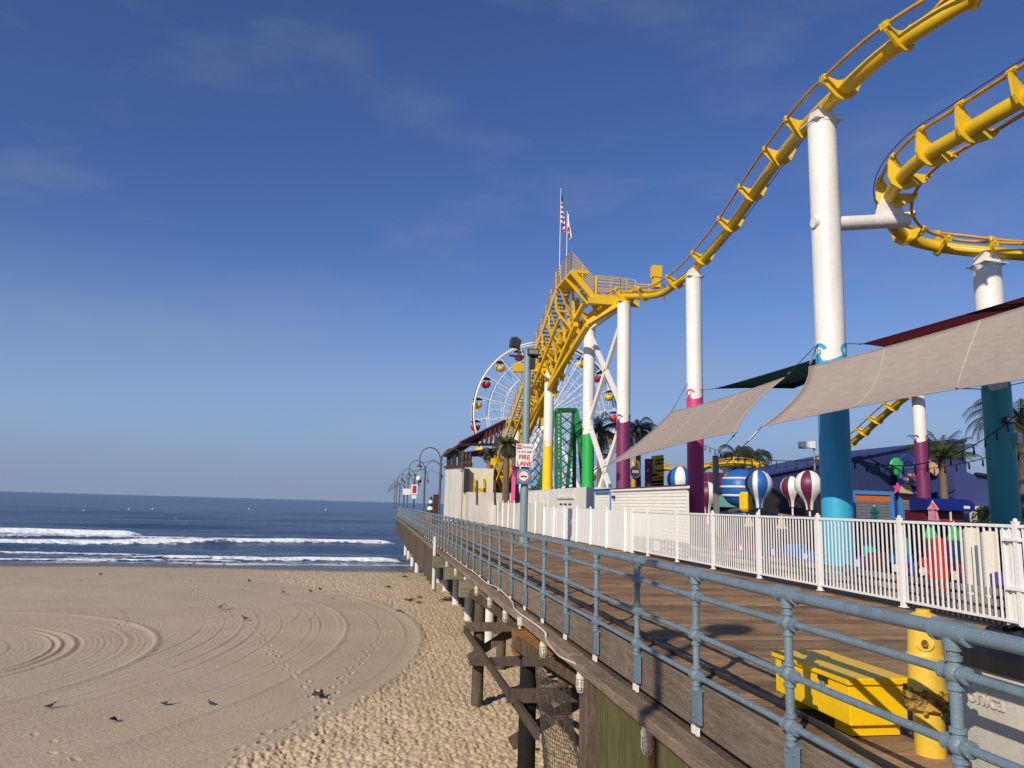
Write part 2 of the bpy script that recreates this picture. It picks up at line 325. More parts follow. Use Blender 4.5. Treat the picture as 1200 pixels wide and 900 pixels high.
def rings(r, seed, r0, r1_, amp):
    h = 0; rs = np.random.default_rng(seed); p = r0
    while p < r1_:
        w = rs.uniform(.05, .11); a = rs.uniform(.15, 1)**2*amp
        h = h+a*(np.exp(-((r-p)/w)**2)-.8*np.exp(-((r-p-2.1*w)/w)**2)); p += rs.uniform(.3, 1.3)
    return h
in2 = sstep(.15, -.15, r2-11.0)
hA = rings(r1, 3, 12, 32.4, .024)+.005*np.sin(r1*26)*fbm(XX*.3, YY*.3)
hB = rings(r2, 5, 1.5, 10.6, .038)+.005*np.sin(r2*26)*fbm(XX*.3, YY*.3)
hF = rings(np.hypot(wx*.35+2, (YY-52)), 8, 3, 40, .018)
brk = np.clip(.35+2.2*(fbm(XX*.14+9, YY*.14+4, 3)-.25), .35, 1.6); brk2 = np.clip(3*(fbm(XX*.2+40, YY*.2, 3)-.4), 0, 1)
hA = hA*brk+.5*rings(np.hypot(wx+24, wy-44), 21, 8, 34, .04)*brk2; hB = hB*np.clip(brk*1.2, .3, 1.3)
H = (hA*(1-in2)+hB*in2)*(1-sstep(54, 58, YY))+hF*sstep(54, 58, YY)
H = H*groom+.06*np.exp(-((r2-11)/.18)**2)*inside*(1-sstep(54, 58, YY))+.045*np.exp(-((r1-29.4)/.13)**2)*(1-in2)*inside
H += .05*np.exp(-((r1-33)/.22)**2)*(1-far)
H += .012*(fbm(XX*5, YY*5)-.5)+.012*(vnoise(XX*22, YY*22)-.5)
def cells(x, y, s, seed, asp):
    gx = np.floor(x/s); gy = np.floor(y/s); best = np.full(x.shape, 9.)
    for i in (-1, 0, 1):
        for j in (-1, 0, 1):
            cx = gx+i; cy = gy+j; a = (cx.astype(int)*131+cy.astype(int)*57+seed) & 255; b_ = (cx.astype(int)*31+cy.astype(int)*177+seed*3) & 255
            px = (cx+.15+.7*_T[a, b_])*s; py = (cy+.15+.7*_T[b_, a])*s; t = _T[(a+91) & 255, b_]*3.14
            dx = x-px; dy = y-py; p = dx*np.cos(t)+dy*np.sin(t); q = -dx*np.sin(t)+dy*np.cos(t)
            best = np.minimum(best, np.hypot(p/asp, q)/s)
    return best
c1_ = cells(XX, YY, .16, 5, 1.7); c2_ = cells(XX+3, YY+7, .27, 11, 1.6)
lump = -.042*np.exp(-(c1_/.24)**2)-.062*np.exp(-(c2_/.22)**2)+.09*(fbm(XX*1.8, YY*1.8)-.5)+.08*(fbm(XX*10, YY*10, 3)-.5)
rough = (1-groom); rough = rough*sstep(96, 88, YY)
H += lump*rough
def stamp(px, py, ang, depth, l=.17, w=.075):
    global H
    i0, i1 = np.searchsorted(rows, [py-.6, py+.6]); sl_ = slice(i0, i1); dx = XX[sl_]-px; dy = YY[sl_]-py
    p = dx*math.sin(ang)+dy*math.cos(ang); q = dx*math.cos(ang)-dy*math.sin(ang); d = np.hypot(p/l, q/w)
    H[sl_] += -depth*np.exp(-d**4)+depth*.45*np.exp(-((d-1.5)/.35)**2)
def trail(pix, step=.62, depth=.05):
    P = crom([atz(x, y, SAND) for x, y in pix], 20); acc = 0; k = 0
    for a, b in zip(P[:-1], P[1:]):
        acc += (b-a).length
        if acc >= step:
            acc = 0; k += 1; d = (b-a).normalized(); s = V(d.y, -d.x, 0)*(.14 if k % 2 else -.14)
            stamp(b.x+s.x+random.uniform(-.04, .04), b.y+s.y, math.atan2(d.x, d.y)+random.uniform(-.2, .2), depth*random.uniform(.7, 1.2))
trail([(190, 668), (230, 695), (262, 712), (300, 740), (325, 775), (360, 805), (375, 830), (380, 855), (365, 890)])
trail([(385, 692), (412, 705), (440, 726), (453, 742), (432, 765), (400, 800), (372, 838), (330, 855), (290, 876), (262, 897)])
trail([(355, 700), (300, 690), (262, 680), (190, 668)], depth=.04)
trail([(40, 850), (55, 868), (75, 885), (100, 905)], step=.9, depth=.025)
trail([(140, 722), (146, 728), (141, 735)], step=.3)
slope = -1.15*sstep(58, 100, YY)
ZZ = SAND+H*sstep(97, 84, YY)+slope+.25*(fbm(XX*.05, YY*.05)-.5)
wet = sstep(-5.22, -5.44, ZZ)
sand = struct(grid_mesh('beach_sand', XX, YY, ZZ, sand_mat(), dict(rough=rough, wet=wet)))
# ---------------------------------------------------------------- sea
def sea_mat():
    m, n, b, l = nodes('sea_water'); v = ocoord(n, False); fa = n.nodes.new('ShaderNodeAttribute'); fa.attribute_name = 'foam'
    a = noise(n, v, .22, 5, .6, (.35, 1, 1)); c = noise(n, v, 1.2, 5, .6, (.5, 1, 1)); big = noise(n, v, .03, 4, .55, (.3, 1, 1))
    base = ramp(n, big, (.35, (.032, .062, .118, 1)), (.65, (.060, .102, .172, 1)))
    fn = noise(n, v, 1.3, 8, .72, (.55, 1, 1)); fn2 = noise(n, v, .35, 5, .6, (.3, 1, 1))
    ad = n.nodes.new('ShaderNodeMath'); ad.operation = 'ADD'; l(fa.outputs['Fac'], ad.inputs[0])
    s1 = n.nodes.new('ShaderNodeMath'); s1.operation = 'ADD'; l(fn, s1.inputs[0]); l(fn2, s1.inputs[1])
    s2 = n.nodes.new('ShaderNodeMath'); s2.operation = 'MULTIPLY_ADD'; l(s1.outputs[0], s2.inputs[0]); s2.inputs[1].default_value = 1.9; s2.inputs[2].default_value = -1.95; l(s2.outputs[0], ad.inputs[1])
    fm = ramp(n, ad.outputs[0], (.40, (0, 0, 0)), (.62, (1, 1, 1)))
    l(mixc(n, fm, base, ramp(n, noise(n, v, 2.2, 6, .7), (.32, (.50, .54, .58)), (.55, (.84, .85, .85)))), b.inputs['Base Color'])  # grey noise paints the foam's shading into its colour
    l(ramp(n, fm, (0, (.22,)*3), (1, (.85,)*3)), b.inputs['Roughness']); b.inputs['IOR'].default_value = 1.33; b.inputs['Specular IOR Level'].default_value = .5
    h = n.nodes.new('ShaderNodeMath'); h.operation = 'MULTIPLY_ADD'; l(c, h.inputs[0]); h.inputs[1].default_value = .3; l(a, h.inputs[2])
    bump(n, b, h.outputs[0], 1.0, 1.6); return m
ys = np.concatenate([np.linspace(82, 175, 380), 175+np.geomspace(1, 12000, 170)])
us = np.concatenate([np.linspace(-3, -.62, 30), np.linspace(-.6, .12, 330), np.linspace(.14, 3, 60)])
SY, SU = np.meshgrid(ys, us, indexing='ij'); SX = SU*SY
Hs = np.zeros_like(SX); foam = np.zeros_like(SX)
def breaker(y0, slope_, h, wdt, x0, x1, fst, tail, seed):
    global Hs, foam
    yc = y0+slope_*SX+2.2*(fbm(SX*.05+seed, SX*0+seed, 3)-.5)*2; d = SY-yc
    ext = sstep(x0-6, x0+4, SX)*sstep(x1+3, x1-3, SX); amp = (.78+.55*fbm(SX*.09+seed*3, SX*0+2, 3))*ext
    prof = np.where(d < 0, np.exp(-(d/(wdt*.35))**2), np.exp(-(d/wdt)**2)); Hs += h*amp*prof
    foam = np.maximum(foam, fst*amp*1.15*np.where(d < 0, np.exp(-(d/(wdt*.55))**2), np.exp(-(d/(wdt*.45))**2)))
    foam = np.maximum(foam, .70*amp*sstep(-1, 0, d)*np.exp(-np.maximum(d, 0)/tail))
breaker(127, .06, .6, 2.0, -120, 3.2, .92, 5, 1)
breaker(146, .05, .95, 2.8, -140, -40, .98, 8, 4)
breaker(139, .03, .25, 2, -75, -8, .55, 9, 9)
breaker(97.5, .06, .42, 1.3, -26, 3.4, .95, 4.5, 6)
breaker(102, .05, .25, 1.0, -120, -27, .88, 3.5, 12)
breaker(93.5, .05, .18, .9, -120, -15, .85, 3, 15)
for k in range(9):
    t = random.uniform(-.35, .35); w = random.uniform(14, 42); a = random.uniform(.05, .16)
    Hs += a*np.sin((SY*math.cos(t)+SX*math.sin(t))*2*math.pi/w+k)*sstep(5000, 400, SY)*sstep(86, 110, SY)
Hs += .12*(fbm(SX*.25, SY*.6, 3)-.5)*sstep(800, 200, SY)
lap = 89.3+.05*SX+1.2*(fbm(SX*.1, SX*0+7, 4)-.5)*2
foam = np.maximum(foam, .7*np.exp(-((SY-lap-1.0)/.8)**2)); foam = np.maximum(foam, .5*sstep(0, 2, SY-lap)*sstep(14, 2, SY-lap))
sea = struct(grid_mesh('sea', SX, SY, SEA+Hs*sstep(84, 92, SY), sea_mat(), dict(foam=foam)))
# ---------------------------------------------------------------- pier deck
RX, FX = 3.28, 9.95                                            # railing line, white fence line
deck_m = M['planks']
dk = struct(MB().box((3.42, 64, -.45), (60, 118, 0)).build('pier_deck', deck_m))
pk = struct(MB().box((FX-.15, -20, -.45), (70, 64, -.006)).build('park_deck', M['asphalt']))
sub = MB().box((3.42, -20, -.45), (FX-.15, 64, -.085)).build('deck_walkway', M['dark_wood']); struct(sub)
pm = None; y = .5; k = 0
while y < 63.7:
    w = .212
    if pm is None:
        mb = MB().box((-3.19, -w/2+.005, -.075), (3.19, w/2-.005, 0)); pm = mb.build('plank', deck_m, sub, local=True); pm.location = V(6.61, y, 0)-WL[sub.name]
    else: inst(pm, sub, loc=V(6.61+random.uniform(-.012, .012), y, random.uniform(-.008, .006))-WL[sub.name]).rotation_euler = (random.uniform(-.008, .008), 0, random.uniform(-.0008, .0008))
    y += w+.008; k += 1
# pier edge: kerb and wale timbers in lengths
kb = thing('pier_edge_timbers', 'weathered grey timber kerb and wale along the edge of the pier deck', 'timber edge', (RX, 0, -.6))
y = -6
while y < 112:
    n = 5.2
    MB().box((RX-.02, y+.01, -.44), (RX+.17, y+n-.01, .012+random.uniform(-.01, .01))).build('kerb', M['kerb'], kb, bevel=.012)
    MB().box((RX-.34, y+.02+1.7, -.60), (RX-.09, y+n-.02+1.7, -.47+random.uniform(-.012, .012))).build('wale', M['wale'], kb, bevel=.015)
    MB().box((RX-.088, y+.02, -.72), (RX-.021, y+n-.02, -.46)).build('fascia', M['dark_wood'], kb)
    y += n
# ---------------------------------------------------------------- railing
rl = thing('pier_railing', 'blue grey painted pipe railing with four rails along the pier edge', 'railing', (RX-.05, 0, 0))
RXc = RX-.06; RZ = (1.07, .85, .47, .09)
for z, r_ in zip(RZ, (.044, .027, .027, .027)):
    P = [(RXc, yy, z+.006*math.sin(yy*1.3+z*9)) for yy in np.concatenate([np.arange(-3, 30, 1.0), np.arange(30, 111, 5.)])]
    MB().tube(P, r_, 14).build('rail', M['rail_blue'], rl, smooth=True)
ps = 1.735; y0 = 3.87-ps*4
mb = MB().tube([(0, 0, -.06), (0, 0, 1.03)], .034, 14); mb.lathe([(.034, -.05), (.05, -.045), (.05, -.02), (.034, -.015)], 14)
post0 = None
for i in range(68):
    yy = y0+i*ps
    if yy > 110: break
    if post0 is None:
        for z in RZ[1:]:
            mb.ball((0, 0, z), .058, 14, 8, (1, 1, 1.05)); mb.lathe([(.036, z-.095), (.047, z-.09), (.047, z-.065), (.036, z-.06)], 14); mb.lathe([(.036, z+.06), (.047, z+.065), (.047, z+.09), (.036, z+.095)], 14)
            mb.tube([(0, -.10, z), (0, .10, z)], .041, 14); mb.tube([(0, -.095, z), (0, -.075, z)], .048, 14); mb.tube([(0, .075, z), (0, .095, z)], .048, 14)
        mb.tube([(0, -.13, 1.07), (0, .13, 1.07)], .058, 14); mb.tube([(0, -.13, 1.07), (0, -.105, 1.07)], .065, 14); mb.tube([(0, .105, 1.07), (0, .13, 1.07)], .065, 14); mb.lathe([(.036, .965), (.05, .97), (.055, 1.04)], 14)
        post0 = mb.build('post', M['rail_blue'], rl, smooth=True, local=True); post0.location = V(RXc, yy, 0)-WL[rl.name]; po = post0
        pl = MB().box((-.012, -.085, -.36), (.02, .085, -.04)); pl.box((-.012, -.085, -.05), (.12, .085, -.035))
        for a in (-.05, .05):
            for b_ in (-.3, -.1): pl.tube([(-.022, a, b_), (0, a, b_)], .014, 6)
        pl0 = pl.build('mounting_plate', M['plate_blue'], po, local=True, bevel=.004)
        rm0 = MB().box((-.03, -.075, -.46), (-.004, -.02, -.385)).build('retainer_block', M['sign_white'], po, local=True, bevel=.004); rm1 = MB().box((-.03, .02, -.46), (-.004, .075, -.385)).build('retainer_block', M['sign_white'], po, local=True, bevel=.004)
    else:
        po = inst(post0, rl, loc=V(RXc, yy, 0)-WL[rl.name])
        q_ = inst(pl0, po, M=Matrix())
        if yy < 50: inst(rm0, po, M=Matrix()); inst(rm1, po, M=Matrix())
# ---------------------------------------------------------------- structure under the deck
def bent(Yb, capx, mat, pile_x, pmat_, lab, wrap=False, brace=True, capz=(-1.30, -.78)):
    t = thing('pile_bent', lab, 'pile bent', (pile_x[0], Yb, SAND-.3), group='timber pile bents under the pier deck')
    MB().box((capx, Yb-.19, capz[0]), (13, Yb+.19, capz[1])).build('cap_beam', mat, t, bevel=.015)
    for k, px in enumerate(pile_x):
        zb = SAND-.6 if Yb < 60 else -7.2
        MB().lathe([(.20, zb), (.185, -2.8), (.18, capz[0])], 12, (px, Yb, 0)).build('pile', pmat_, t, smooth=True)
        if wrap: MB().lathe([(.24, zb), (.24, -2.2), (.20, -2.15)], 14, (px, Yb, 0)).build('pile_wrap', M['wrap'], t, smooth=True)
    if brace:
        MB().bar((pile_x[0]-.5, Yb-.26, -2.2), (pile_x[-1]+.3, Yb-.26, -2.2), .09, .28).build('brace', M['dark_wood'], t)
        MB().bar((pile_x[0]-.4, Yb-.35, -1.1), (pile_x[1]+.2, Yb-.35, -3.4), .09, .26).build('brace', M['dark_wood'], t)
        MB().bar((pile_x[0]-.3, Yb+.26, -3.3), (pile_x[1]+.2, Yb+.26, -1.2), .09, .26).build('brace', M['dark_wood'], t)
    for px in (4.2, 5.6, 7.2): MB().box((px-.07, Yb-3, -.77), (px+.07, Yb+3, -.46)).build('joist', M['dark_wood'], t)
bent(16.4, 3.05, M['new_wood'], (3.40, 6.6, 9.5), M['creosote'], 'pile bent with a fresh brown cap beam end and black creosoted pile', capz=(-1.42, -.92))
bent(25.2, 2.85, M['cap_wood'], (3.56, 6.4, 9.5), M['dark_wood'], 'grey pile bent with crossed timber braces and a short weathered cap')
bent(30.5, 2.85, M['cap_wood'], (5.2, 7.4, 9.8), M['dark_wood'], 'pile bent with a pale greenish cap beam reaching past the kerb', capz=(-1.25, -.8))
bent(36.5, 2.8, M['cap_wood'], (5.6, 7.8, 9.9), M['dark_wood'], 'pile bent whose grey cap meets the end of the brown skirt boards', wrap=True, brace=False)
for k, yb in enumerate((43.5, 50.3, 57.5, 64.5, 72, 80, 90, 100, 110)):
    bent(yb, 3.6, M['dark_wood'], (5.5 if yb < 75 else 4.6, 7.8, 10), M['dark_wood'], 'pile bent on white wrapped round piles under the brown skirt boards', wrap=True, brace=False)
# long diagonal stringers along the outer piles
t = thing('diagonal_bracing', 'long weathered diagonal timbers bolted along the outer piles', 'bracing', (3.3, 20, SAND))
MB().bar((3.28, 14.6, -1.2), (3.28, 25.0, -3.3), .08, .22).build('diagonal', M['dark_wood'], t)
MB().bar((3.1, 14.0, -2.35), (3.1, 25.4, -2.35), .08, .2).build('diagonal', M['dark_wood'], t)
# skirt boards along the far stretch
sk = thing('skirt_wall', 'dark brown vertical skirt boards hanging below the far pier edge', 'skirt wall', (3.1, 75, -2.9))
y = 38.2; s0 = None
while y < 111:
    h = random.uniform(-.12, .12); w = .55
    o = MB().box((RX-.16, y+.012, -2.55+h), (RX-.10, y+w-.012, -.62)).build('board', M['skirt'], sk); y += w
MB().box((RX-.30, 38, -.62), (RX-.08, 111, -.50)).build('ledge', M['old_white'], sk)
# olive hoarding under the near deck
ol = thing('olive_hoarding', 'olive green board hoarding under the pier edge beside the sand', 'hoarding', (3.2, 8, SAND-.2))
y = 1.0; ws = [.42, .55, .5, .22, .6, .48, .55, .2, .52, .6, .4, .5, .55, .5, .45, .5, .6, .5, .4, .22, .4]
for w in ws:
    if y > 10.9: break
    MB().box((RX-.10+random.uniform(-.012, .006), y+.006, SAND-.3), (RX-.05, y+w-.006, -.73)).build('board', M['olive'], ol, bevel=.004); y += w
MB().box((RX-.16, 10.95, SAND-.3), (RX+.18, 11.32, -.73)).build('end_post', M['dark_wood'], ol, bevel=.02)
MB().box((RX-.125, 8.35, SAND-.3), (RX-.103, 8.42, -.74)).build('batten', M['new_wood'], ol)
# caged lights under the wale
def cage_light(Yc, lab):
    t = thing('caged_light', lab, 'light', (RX-.2, Yc, -1.0), group='caged lights hanging under the pier edge')
    MB().lathe([(.02, 1.0-.60), (.055, 1.0-.62), (.055, 1.0-.70), (.07, 1.0-.71), (.07, 1.0-.76), (.045, 1.0-.77)], 14).build('housing', M['conduit'], t, smooth=True, local=True)
    MB().lathe([(.04, .23), (.045, .19), (.043, .12), (.025, .085), (0, .08)], 12).build('globe', M['bulb'], t, smooth=True, local=True)
    g = MB()
    for k in range(5):
        a = k*math.pi/5; c, s = math.cos(a), math.sin(a)
        g.tube([(.062*c, .062*s, .25), (.066*c, .066*s, .12), (.04*c, .04*s, .05), (0, 0, .035), (-.04*c, -.04*s, .05), (-.066*c, -.066*s, .12), (-.062*c, -.062*s, .25)], .005, 5)
    for zz in (.20, .13): g.tube([(.067*math.cos(a), .067*math.sin(a), zz) for a in np.linspace(0, 2*math.pi, 17)], .005, 5)
    g.build('cage', M['conduit'], t, smooth=True, local=True)
for Yc, lb in ((8.35, 'white caged light hanging in front of the olive board with the brown batten'), (11.1, 'white caged light hanging where the olive hoarding ends'), (13.6, 'white caged light hanging above the fresh brown cap beam'), (17.6, None), (20, None), (22.6, None), (25.4, None), (28.5, None), (32, None)):
    cage_light(Yc, lb or 'white caged light hanging under the wale above the braced piles')
P = crom([V(RX-.2, 11.1, -.62)]+[atx(x, y, 2.95) for x, y in ((675, 778), (655, 768), (641, 750), (636, 738))]+[V(RX-.33, 15.6, -.42), V(RX-.12, 17.3, -.44), V(RX-.14, 19.2, -.36), V(RX-.1, 21.5, -.46), V(RX-.12, 24, -.40), V(RX-.1, 27, -.44), V(RX-.1, 34, -.42)], 8)
tag(MB().tube(P, .017, 8).build('power_cable', M['conduit'], smooth=True), 'white electric cable sagging along the timber pier edge', 'cable')
t = thing('junction_box', 'small white junction box with cable clamps fixed to the wale', 'box', (RX-.36, 15.0, -.62))
MB().box((-.05, -.06, 0), (.05, .06, .16)).build('case', M['conduit'], t, local=True, bevel=.01); MB().tube([(0, 0, -.06), (0, 0, .0)], .03, 8).build('gland', M['conduit'], t, local=True)
tag(MB().tube([(RX-.36, 36.6, -2.3), (RX-.36, 36.9, .1)], .085, 12).build('white_pipe', M['wrap'], smooth=True), 'white upright pipe standing outside the railing where the skirt boards begin', 'pipe')
# net hanging among the piles
nb = MB(); nu, nv = 34, 44
def npt(i, j):
    a = i/nu; b_ = j/nv; Y_ = 11.45+2.6*a*(1-.35*b_)+.18*math.sin(b_*4+a*3); z = -.95-2.7*b_-.18*math.sin(a*3.1)*(1-b_); X_ = 3.02+.35*math.sin(a*5+b_*2)*b_+.25*b_
    return V(X_, Y_, z)
for i in range(nu+1): nb.tube([npt(i, j)+V(0, random.uniform(-.02, .02), random.uniform(-.02, .02)) for j in range(0, nv+1)], .006, 3, False)
for j in range(nv+1): nb.tube([npt(i, j)+V(0, random.uniform(-.02, .02), random.uniform(-.02, .02)) for i in range(0, nu+1)], .006, 3, False)
net = thing('hanging_net', 'brown torn netting with caught shell bits hanging between the piles', 'net', (3.2, 13.3, -3.9))
nb.build('mesh_net', M['rope'], net)
db = MB()
for k in range(160):
    p = npt(random.uniform(2, nu-2), random.uniform(0, nv)); db.ball(p, random.uniform(.003, .008), 4, 3)
stuff(db.build('debris', M['old_white'], net))
# ---------------------------------------------------------------- white park fence
fc = thing('park_fence', 'white metal picket fence along the boardwalk in front of the rides', 'fence', (FX, 18, 0))
posts = [7.75, 10.45, 13.15, 15.9, 18.65, 21.4, 24.15, 26.9, 28.6]
mb = MB().box((-.04, -.04, .01), (.04, .04, 1.65)); mb.box((-.046, -.046, 1.65), (.046, .046, 1.67)); mb.lathe([(.03, 1.67), (.036, 1.69), (.025, 1.71), (0, 1.72)], 10); mb.box((-.065, -.065, 0), (.065, .065, .015))
p0 = mb.build('post', M['fence_white'], fc, local=True); p0.location = V(0, posts[0]-18, 0); b0 = None
for k, y in enumerate(posts):
    if k: inst(p0, fc, loc=(0, y-18, 0))
    if k+1 < len(posts):
        y1 = posts[k+1]; MB().box((FX-.025, y+.05, 1.57), (FX+.025, y1-.05, 1.62)).build('rail', M['fence_white'], fc); MB().box((FX-.02, y+.05, .10), (FX+.02, y1-.05, .145)).build('rail', M['fence_white'], fc)
        nb_ = int((y1-y)/.128)
        for j in range(1, nb_):
            yy = y+(y1-y)*j/nb_
            if b0 is None: b0 = MB().box((-.0125, -.0125, .14), (.0125, .0125, 1.58)).build('picket', M['fence_white'], fc, local=True); b0.location = (0, yy-18, 0)
            else: inst(b0, fc, loc=(0, yy-18, 0))
for yy in (10.62, 10.74): MB().box((FX+.02, yy-.045, .05), (FX+.09, yy+.045, 1.55)).build('gate_stile', M['fence_white'], fc)
for zz in (1.36, .6): MB().box((FX-.058, 10.36, zz), (FX+.058, 10.68, zz+.05)).build('hinge', M['fence_white'], fc)
# solid white boarding further along
bd = thing('board_fence', 'white painted vertical board fence below the roller coaster lift', 'fence', (FX, 50, 0))
y = 28.75; k = 0
while y < 78:
    w = .62; MB().box((FX-.03+random.uniform(-.012, .012), y+.008, .02), (FX+.03, y+w-.008, 1.62+(.0 if y < 44 else .25)+random.uniform(-.02, .02))).build('board', M['fence_white'] if y < 44 else M['old_white'], bd); y += w
    if k % 4 == 0: MB().box((FX-.10, y-.06, 0), (FX-.035, y+.04, 1.74+(.0 if y < 44 else .3))).build('post', M['fence_white'], bd)
    k += 1
# low timber rails behind the picket fence
lb = thing('timber_barrier', 'low barrier of weathered whitish planks behind the picket fence', 'barrier', (10.7, 18, 0))
for z in (.02, .20, .38): MB().box((10.62-.25*z, 9, z+.02), (10.72-.25*z, 27, z+.14)).build('plank', M['barrier'], lb, bevel=.01)
for y in np.arange(9.5, 27, 2.2): MB().box((10.74, y, 0), (10.84, y+.12, .56)).build('post', M['dark_wood'], lb)
# ---------------------------------------------------------------- white clapboard booth
BX = 11.3
ya, yb_ = atx(718, 600, BX).y, atx(806, 600, BX).y; zr = atx(760, 571.5, BX).z
bo = thing('clapboard_booth', 'cream white clapboard booth with dark flat roof beside the pink column', 'booth', (BX+1.5, (ya+yb_)/2, 0))
mb = MB(); z = .05
while z < zr-.02:
    h = min(.135, zr-z); P0 = [(BX-.03, z), (BX-.008, z+h), (BX+.05, z+h), (BX+.05, z)]
    for (y0, y1) in ((yb_, ya),):
        vs = [V(x, y_, zz) for y_ in (y0, y1) for x, zz in P0]; mb.add(vs, [(0, 1, 2, 3), (7, 6, 5, 4), (0, 4, 5, 1), (1, 5, 6, 2), (2, 6, 7, 3), (3, 7, 4, 0)])
    z += .135
mb.build('clapboards', M['siding'], bo)
vs = [V(x, y_, z) for z in (.02, zr-.002) for x, y_ in ((BX+.052, yb_+.02), (BX+.052, ya-.02), (BX+3.2, ya-.02), (BX+1.5, yb_+3.6))]
MB().add(vs, [(0, 1, 2, 3), (7, 6, 5, 4), (0, 1, 5, 4), (1, 2, 6, 5), (2, 3, 7, 6), (3, 0, 4, 7)]).build('core_wall', M['siding'], bo)
vs = [V(x, y_, z) for z in (zr, zr+.05) for x, y_ in ((BX-.12, yb_-.35), (BX-.12, ya+3.2), (BX+3.4, ya+3.2), (BX+3.4, ya), (BX+1.4, yb_+3.2), (BX+.1, yb_-.2))]
MB().add(vs, [tuple(range(6)), tuple(range(11, 5, -1))]+[(i, (i+1) % 6, (i+1) % 6+6, i+6) for i in range(6)]).build('roof', M['brown'], bo)
MB().box((BX-.10, yb_-.33, zr-.10), (BX-.06, ya+.1, zr-.002)).build('fascia', M['fence_white'], bo)
MB().box((BX-.05, ya-.04, .02), (BX-.035, ya+.10, zr-.11)).build('corner_trim', M['fence_white'], bo)
MB().tube([(BX-.09, ya+.08, .05), (BX-.09, ya+.08, zr-.2), (BX+.0, ya+.35, zr-.06)], .045, 10).build('downpipe', M['skyblue'], bo, smooth=True)
mb = MB(); z = .05
while z < zr-.2:
    h = .135; vs = [V(x, y_, zz) for y_ in (ya+.12, ya+3.0) for x, zz in ((BX+.02, z), (BX+.042, z+h), (BX+.1, z+h), (BX+.1, z))]
    mb.add(vs, [(0, 1, 2, 3), (7, 6, 5, 4), (0, 4, 5, 1), (1, 5, 6, 2), (2, 6, 7, 3), (3, 7, 4, 0)]); z += .135
mb.build('recessed_clapboards', M['siding'], bo)
MB().box((BX-.08, ya+.12, zr-.16), (BX-.02, ya+3.1, zr-.002)).build('gutter', M['skyblue'], bo)
MB().box((BX-.16, ya-.5, zr-.45), (BX-.04, ya-.3, zr-.30)).build('wall_lamp', M['dark'], bo, bevel=.02)
# white ticket cabin left of it
c0 = atx(686, 600, BX); c1 = atx(645, 600, BX+.1); c2 = atx(618, 600, BX+.1)
tk = thing('ticket_cabin', 'white boxy cabin with slots and a round speaking hole in its front', 'cabin', (BX+1, c1.y, 0)); zt = atx(660, 572.5, BX).z
MB().box((BX, c0.y+.05, .02), (BX+2.5, c1.y, zt)).build('wall', M['white'], tk)
ym = (c0.y+c1.y)/2; MB().box((BX-.10, ym-2.1, zt-.62), (BX-.002, ym+2.0, zt-.5)).build('hood', M['cream'], tk)
for k in (-1.1, 0, 1.1): MB().box((BX-.03, ym+k-.32, zt-1.0), (BX-.003, ym+k+.32, zt-.9)).build('slot', M['dark'], tk)
MB().tube([(BX-.04, ym, zt-1.5), (BX-.003, ym, zt-1.5)], .22, 16).build('speaking_hole', M['brown'], tk, smooth=True)
MB().box((BX-.06, ym-1.7, .02), (BX-.003, ym-.5, 1.5)).build('door', M['cream'], tk); MB().box((BX-.06, ym+.2, .02), (BX-.003, ym+1.6, 1.5)).build('door', M['cream'], tk)
cn = thing('storage_container', 'pale grey storage container standing behind the white board fence', 'container', (BX+1.2, (c1.y+c2.y)/2, 0))
MB().box((BX+.1, c1.y+.1, .02), (BX+2.5, c2.y, zt+.02)).build('body', M['old_white'], cn)
mb = MB(); y = c1.y+.3
while y < c2.y-.2: mb.box((BX+.06, y, .1), (BX+.098, y+.12, zt-.08)); y += .3
mb.build('ribs', M['old_white'], cn)
# ---------------------------------------------------------------- roller coaster columns
def column(lab, X, Y, r, zt, zp, mat, base=0, saddle=None, ncurl=3, ph=0.0):
    t = thing('support_column', lab, 'column', (X, Y, base), group='painted steel columns carrying the roller coaster')
    MB().lathe([(r, base), (r, zt)], 32, (X, Y, 0)).build('shaft', M['white'], t, smooth=True)
    n = 96; rr = r+.006; vs = []; 
    for j in range(n):
        a = 2*math.pi*j/n; q = ((a*ncurl/(2*math.pi)+ph) % 1); w = (q**2.2 if q < .82 else (1-q)/.18*.65)
        vs += [V(X+rr*math.cos(a), Y+rr*math.sin(a), base+.01), V(X+rr*math.cos(a), Y+rr*math.sin(a), zp-.12*r/.4+.40*w*r/.4)]
    MB().add(vs, [(2*j, 2*((j+1) % n), 2*((j+1) % n)+1, 2*j+1) for j in range(n)]).build('painted_band', mat, t, smooth=True)
    k_ = r/.4
    for c in range(ncurl):
        a0 = ((.80-ph+c)/ncurl)*2*math.pi; pts = []; m = 30
        for i in range(m):
            q = i/(m-1); an = math.pi*.05+q*math.pi*2.3; rad = (.23-.17*q)*k_; wd = (.085*(1-q)+.03)*k_
            for sgn in (-1, 1):
                rr_ = rad+sgn*wd/2; s_ = -.02*k_-rr_*math.cos(an); zz = zp+.17*k_+rr_*math.sin(an)*.9; th = a0-s_/r
                pts.append(V(X+(r+.012)*math.cos(th), Y+(r+.012)*math.sin(th), zz))
        MB().add(pts, [(2*i, 2*i+1, 2*i+3, 2*i+2) for i in range(m-1)]).build('wave_curl', mat, t, smooth=True)
    MB().lathe([(r*1.05, zt-.06), (r*1.05, zt), (r*1.0, zt)], 24, (X, Y, 0)).build('collar', M['white'], t, smooth=True)
    return t
def base_of(px, py, Y): p = at(px, py, Y); return p.x
YA, YB, YC, YD, YE, YF, YG = 18.75, 35.0, 42.2, 46.8, 53.5, 20.4, 43.0
rA, rB, rC, rD, rE, rF, rG = .40, .40, .40, .385, .36, .405, .395
def col_at(px, py, Y): return at(px, py, Y).x
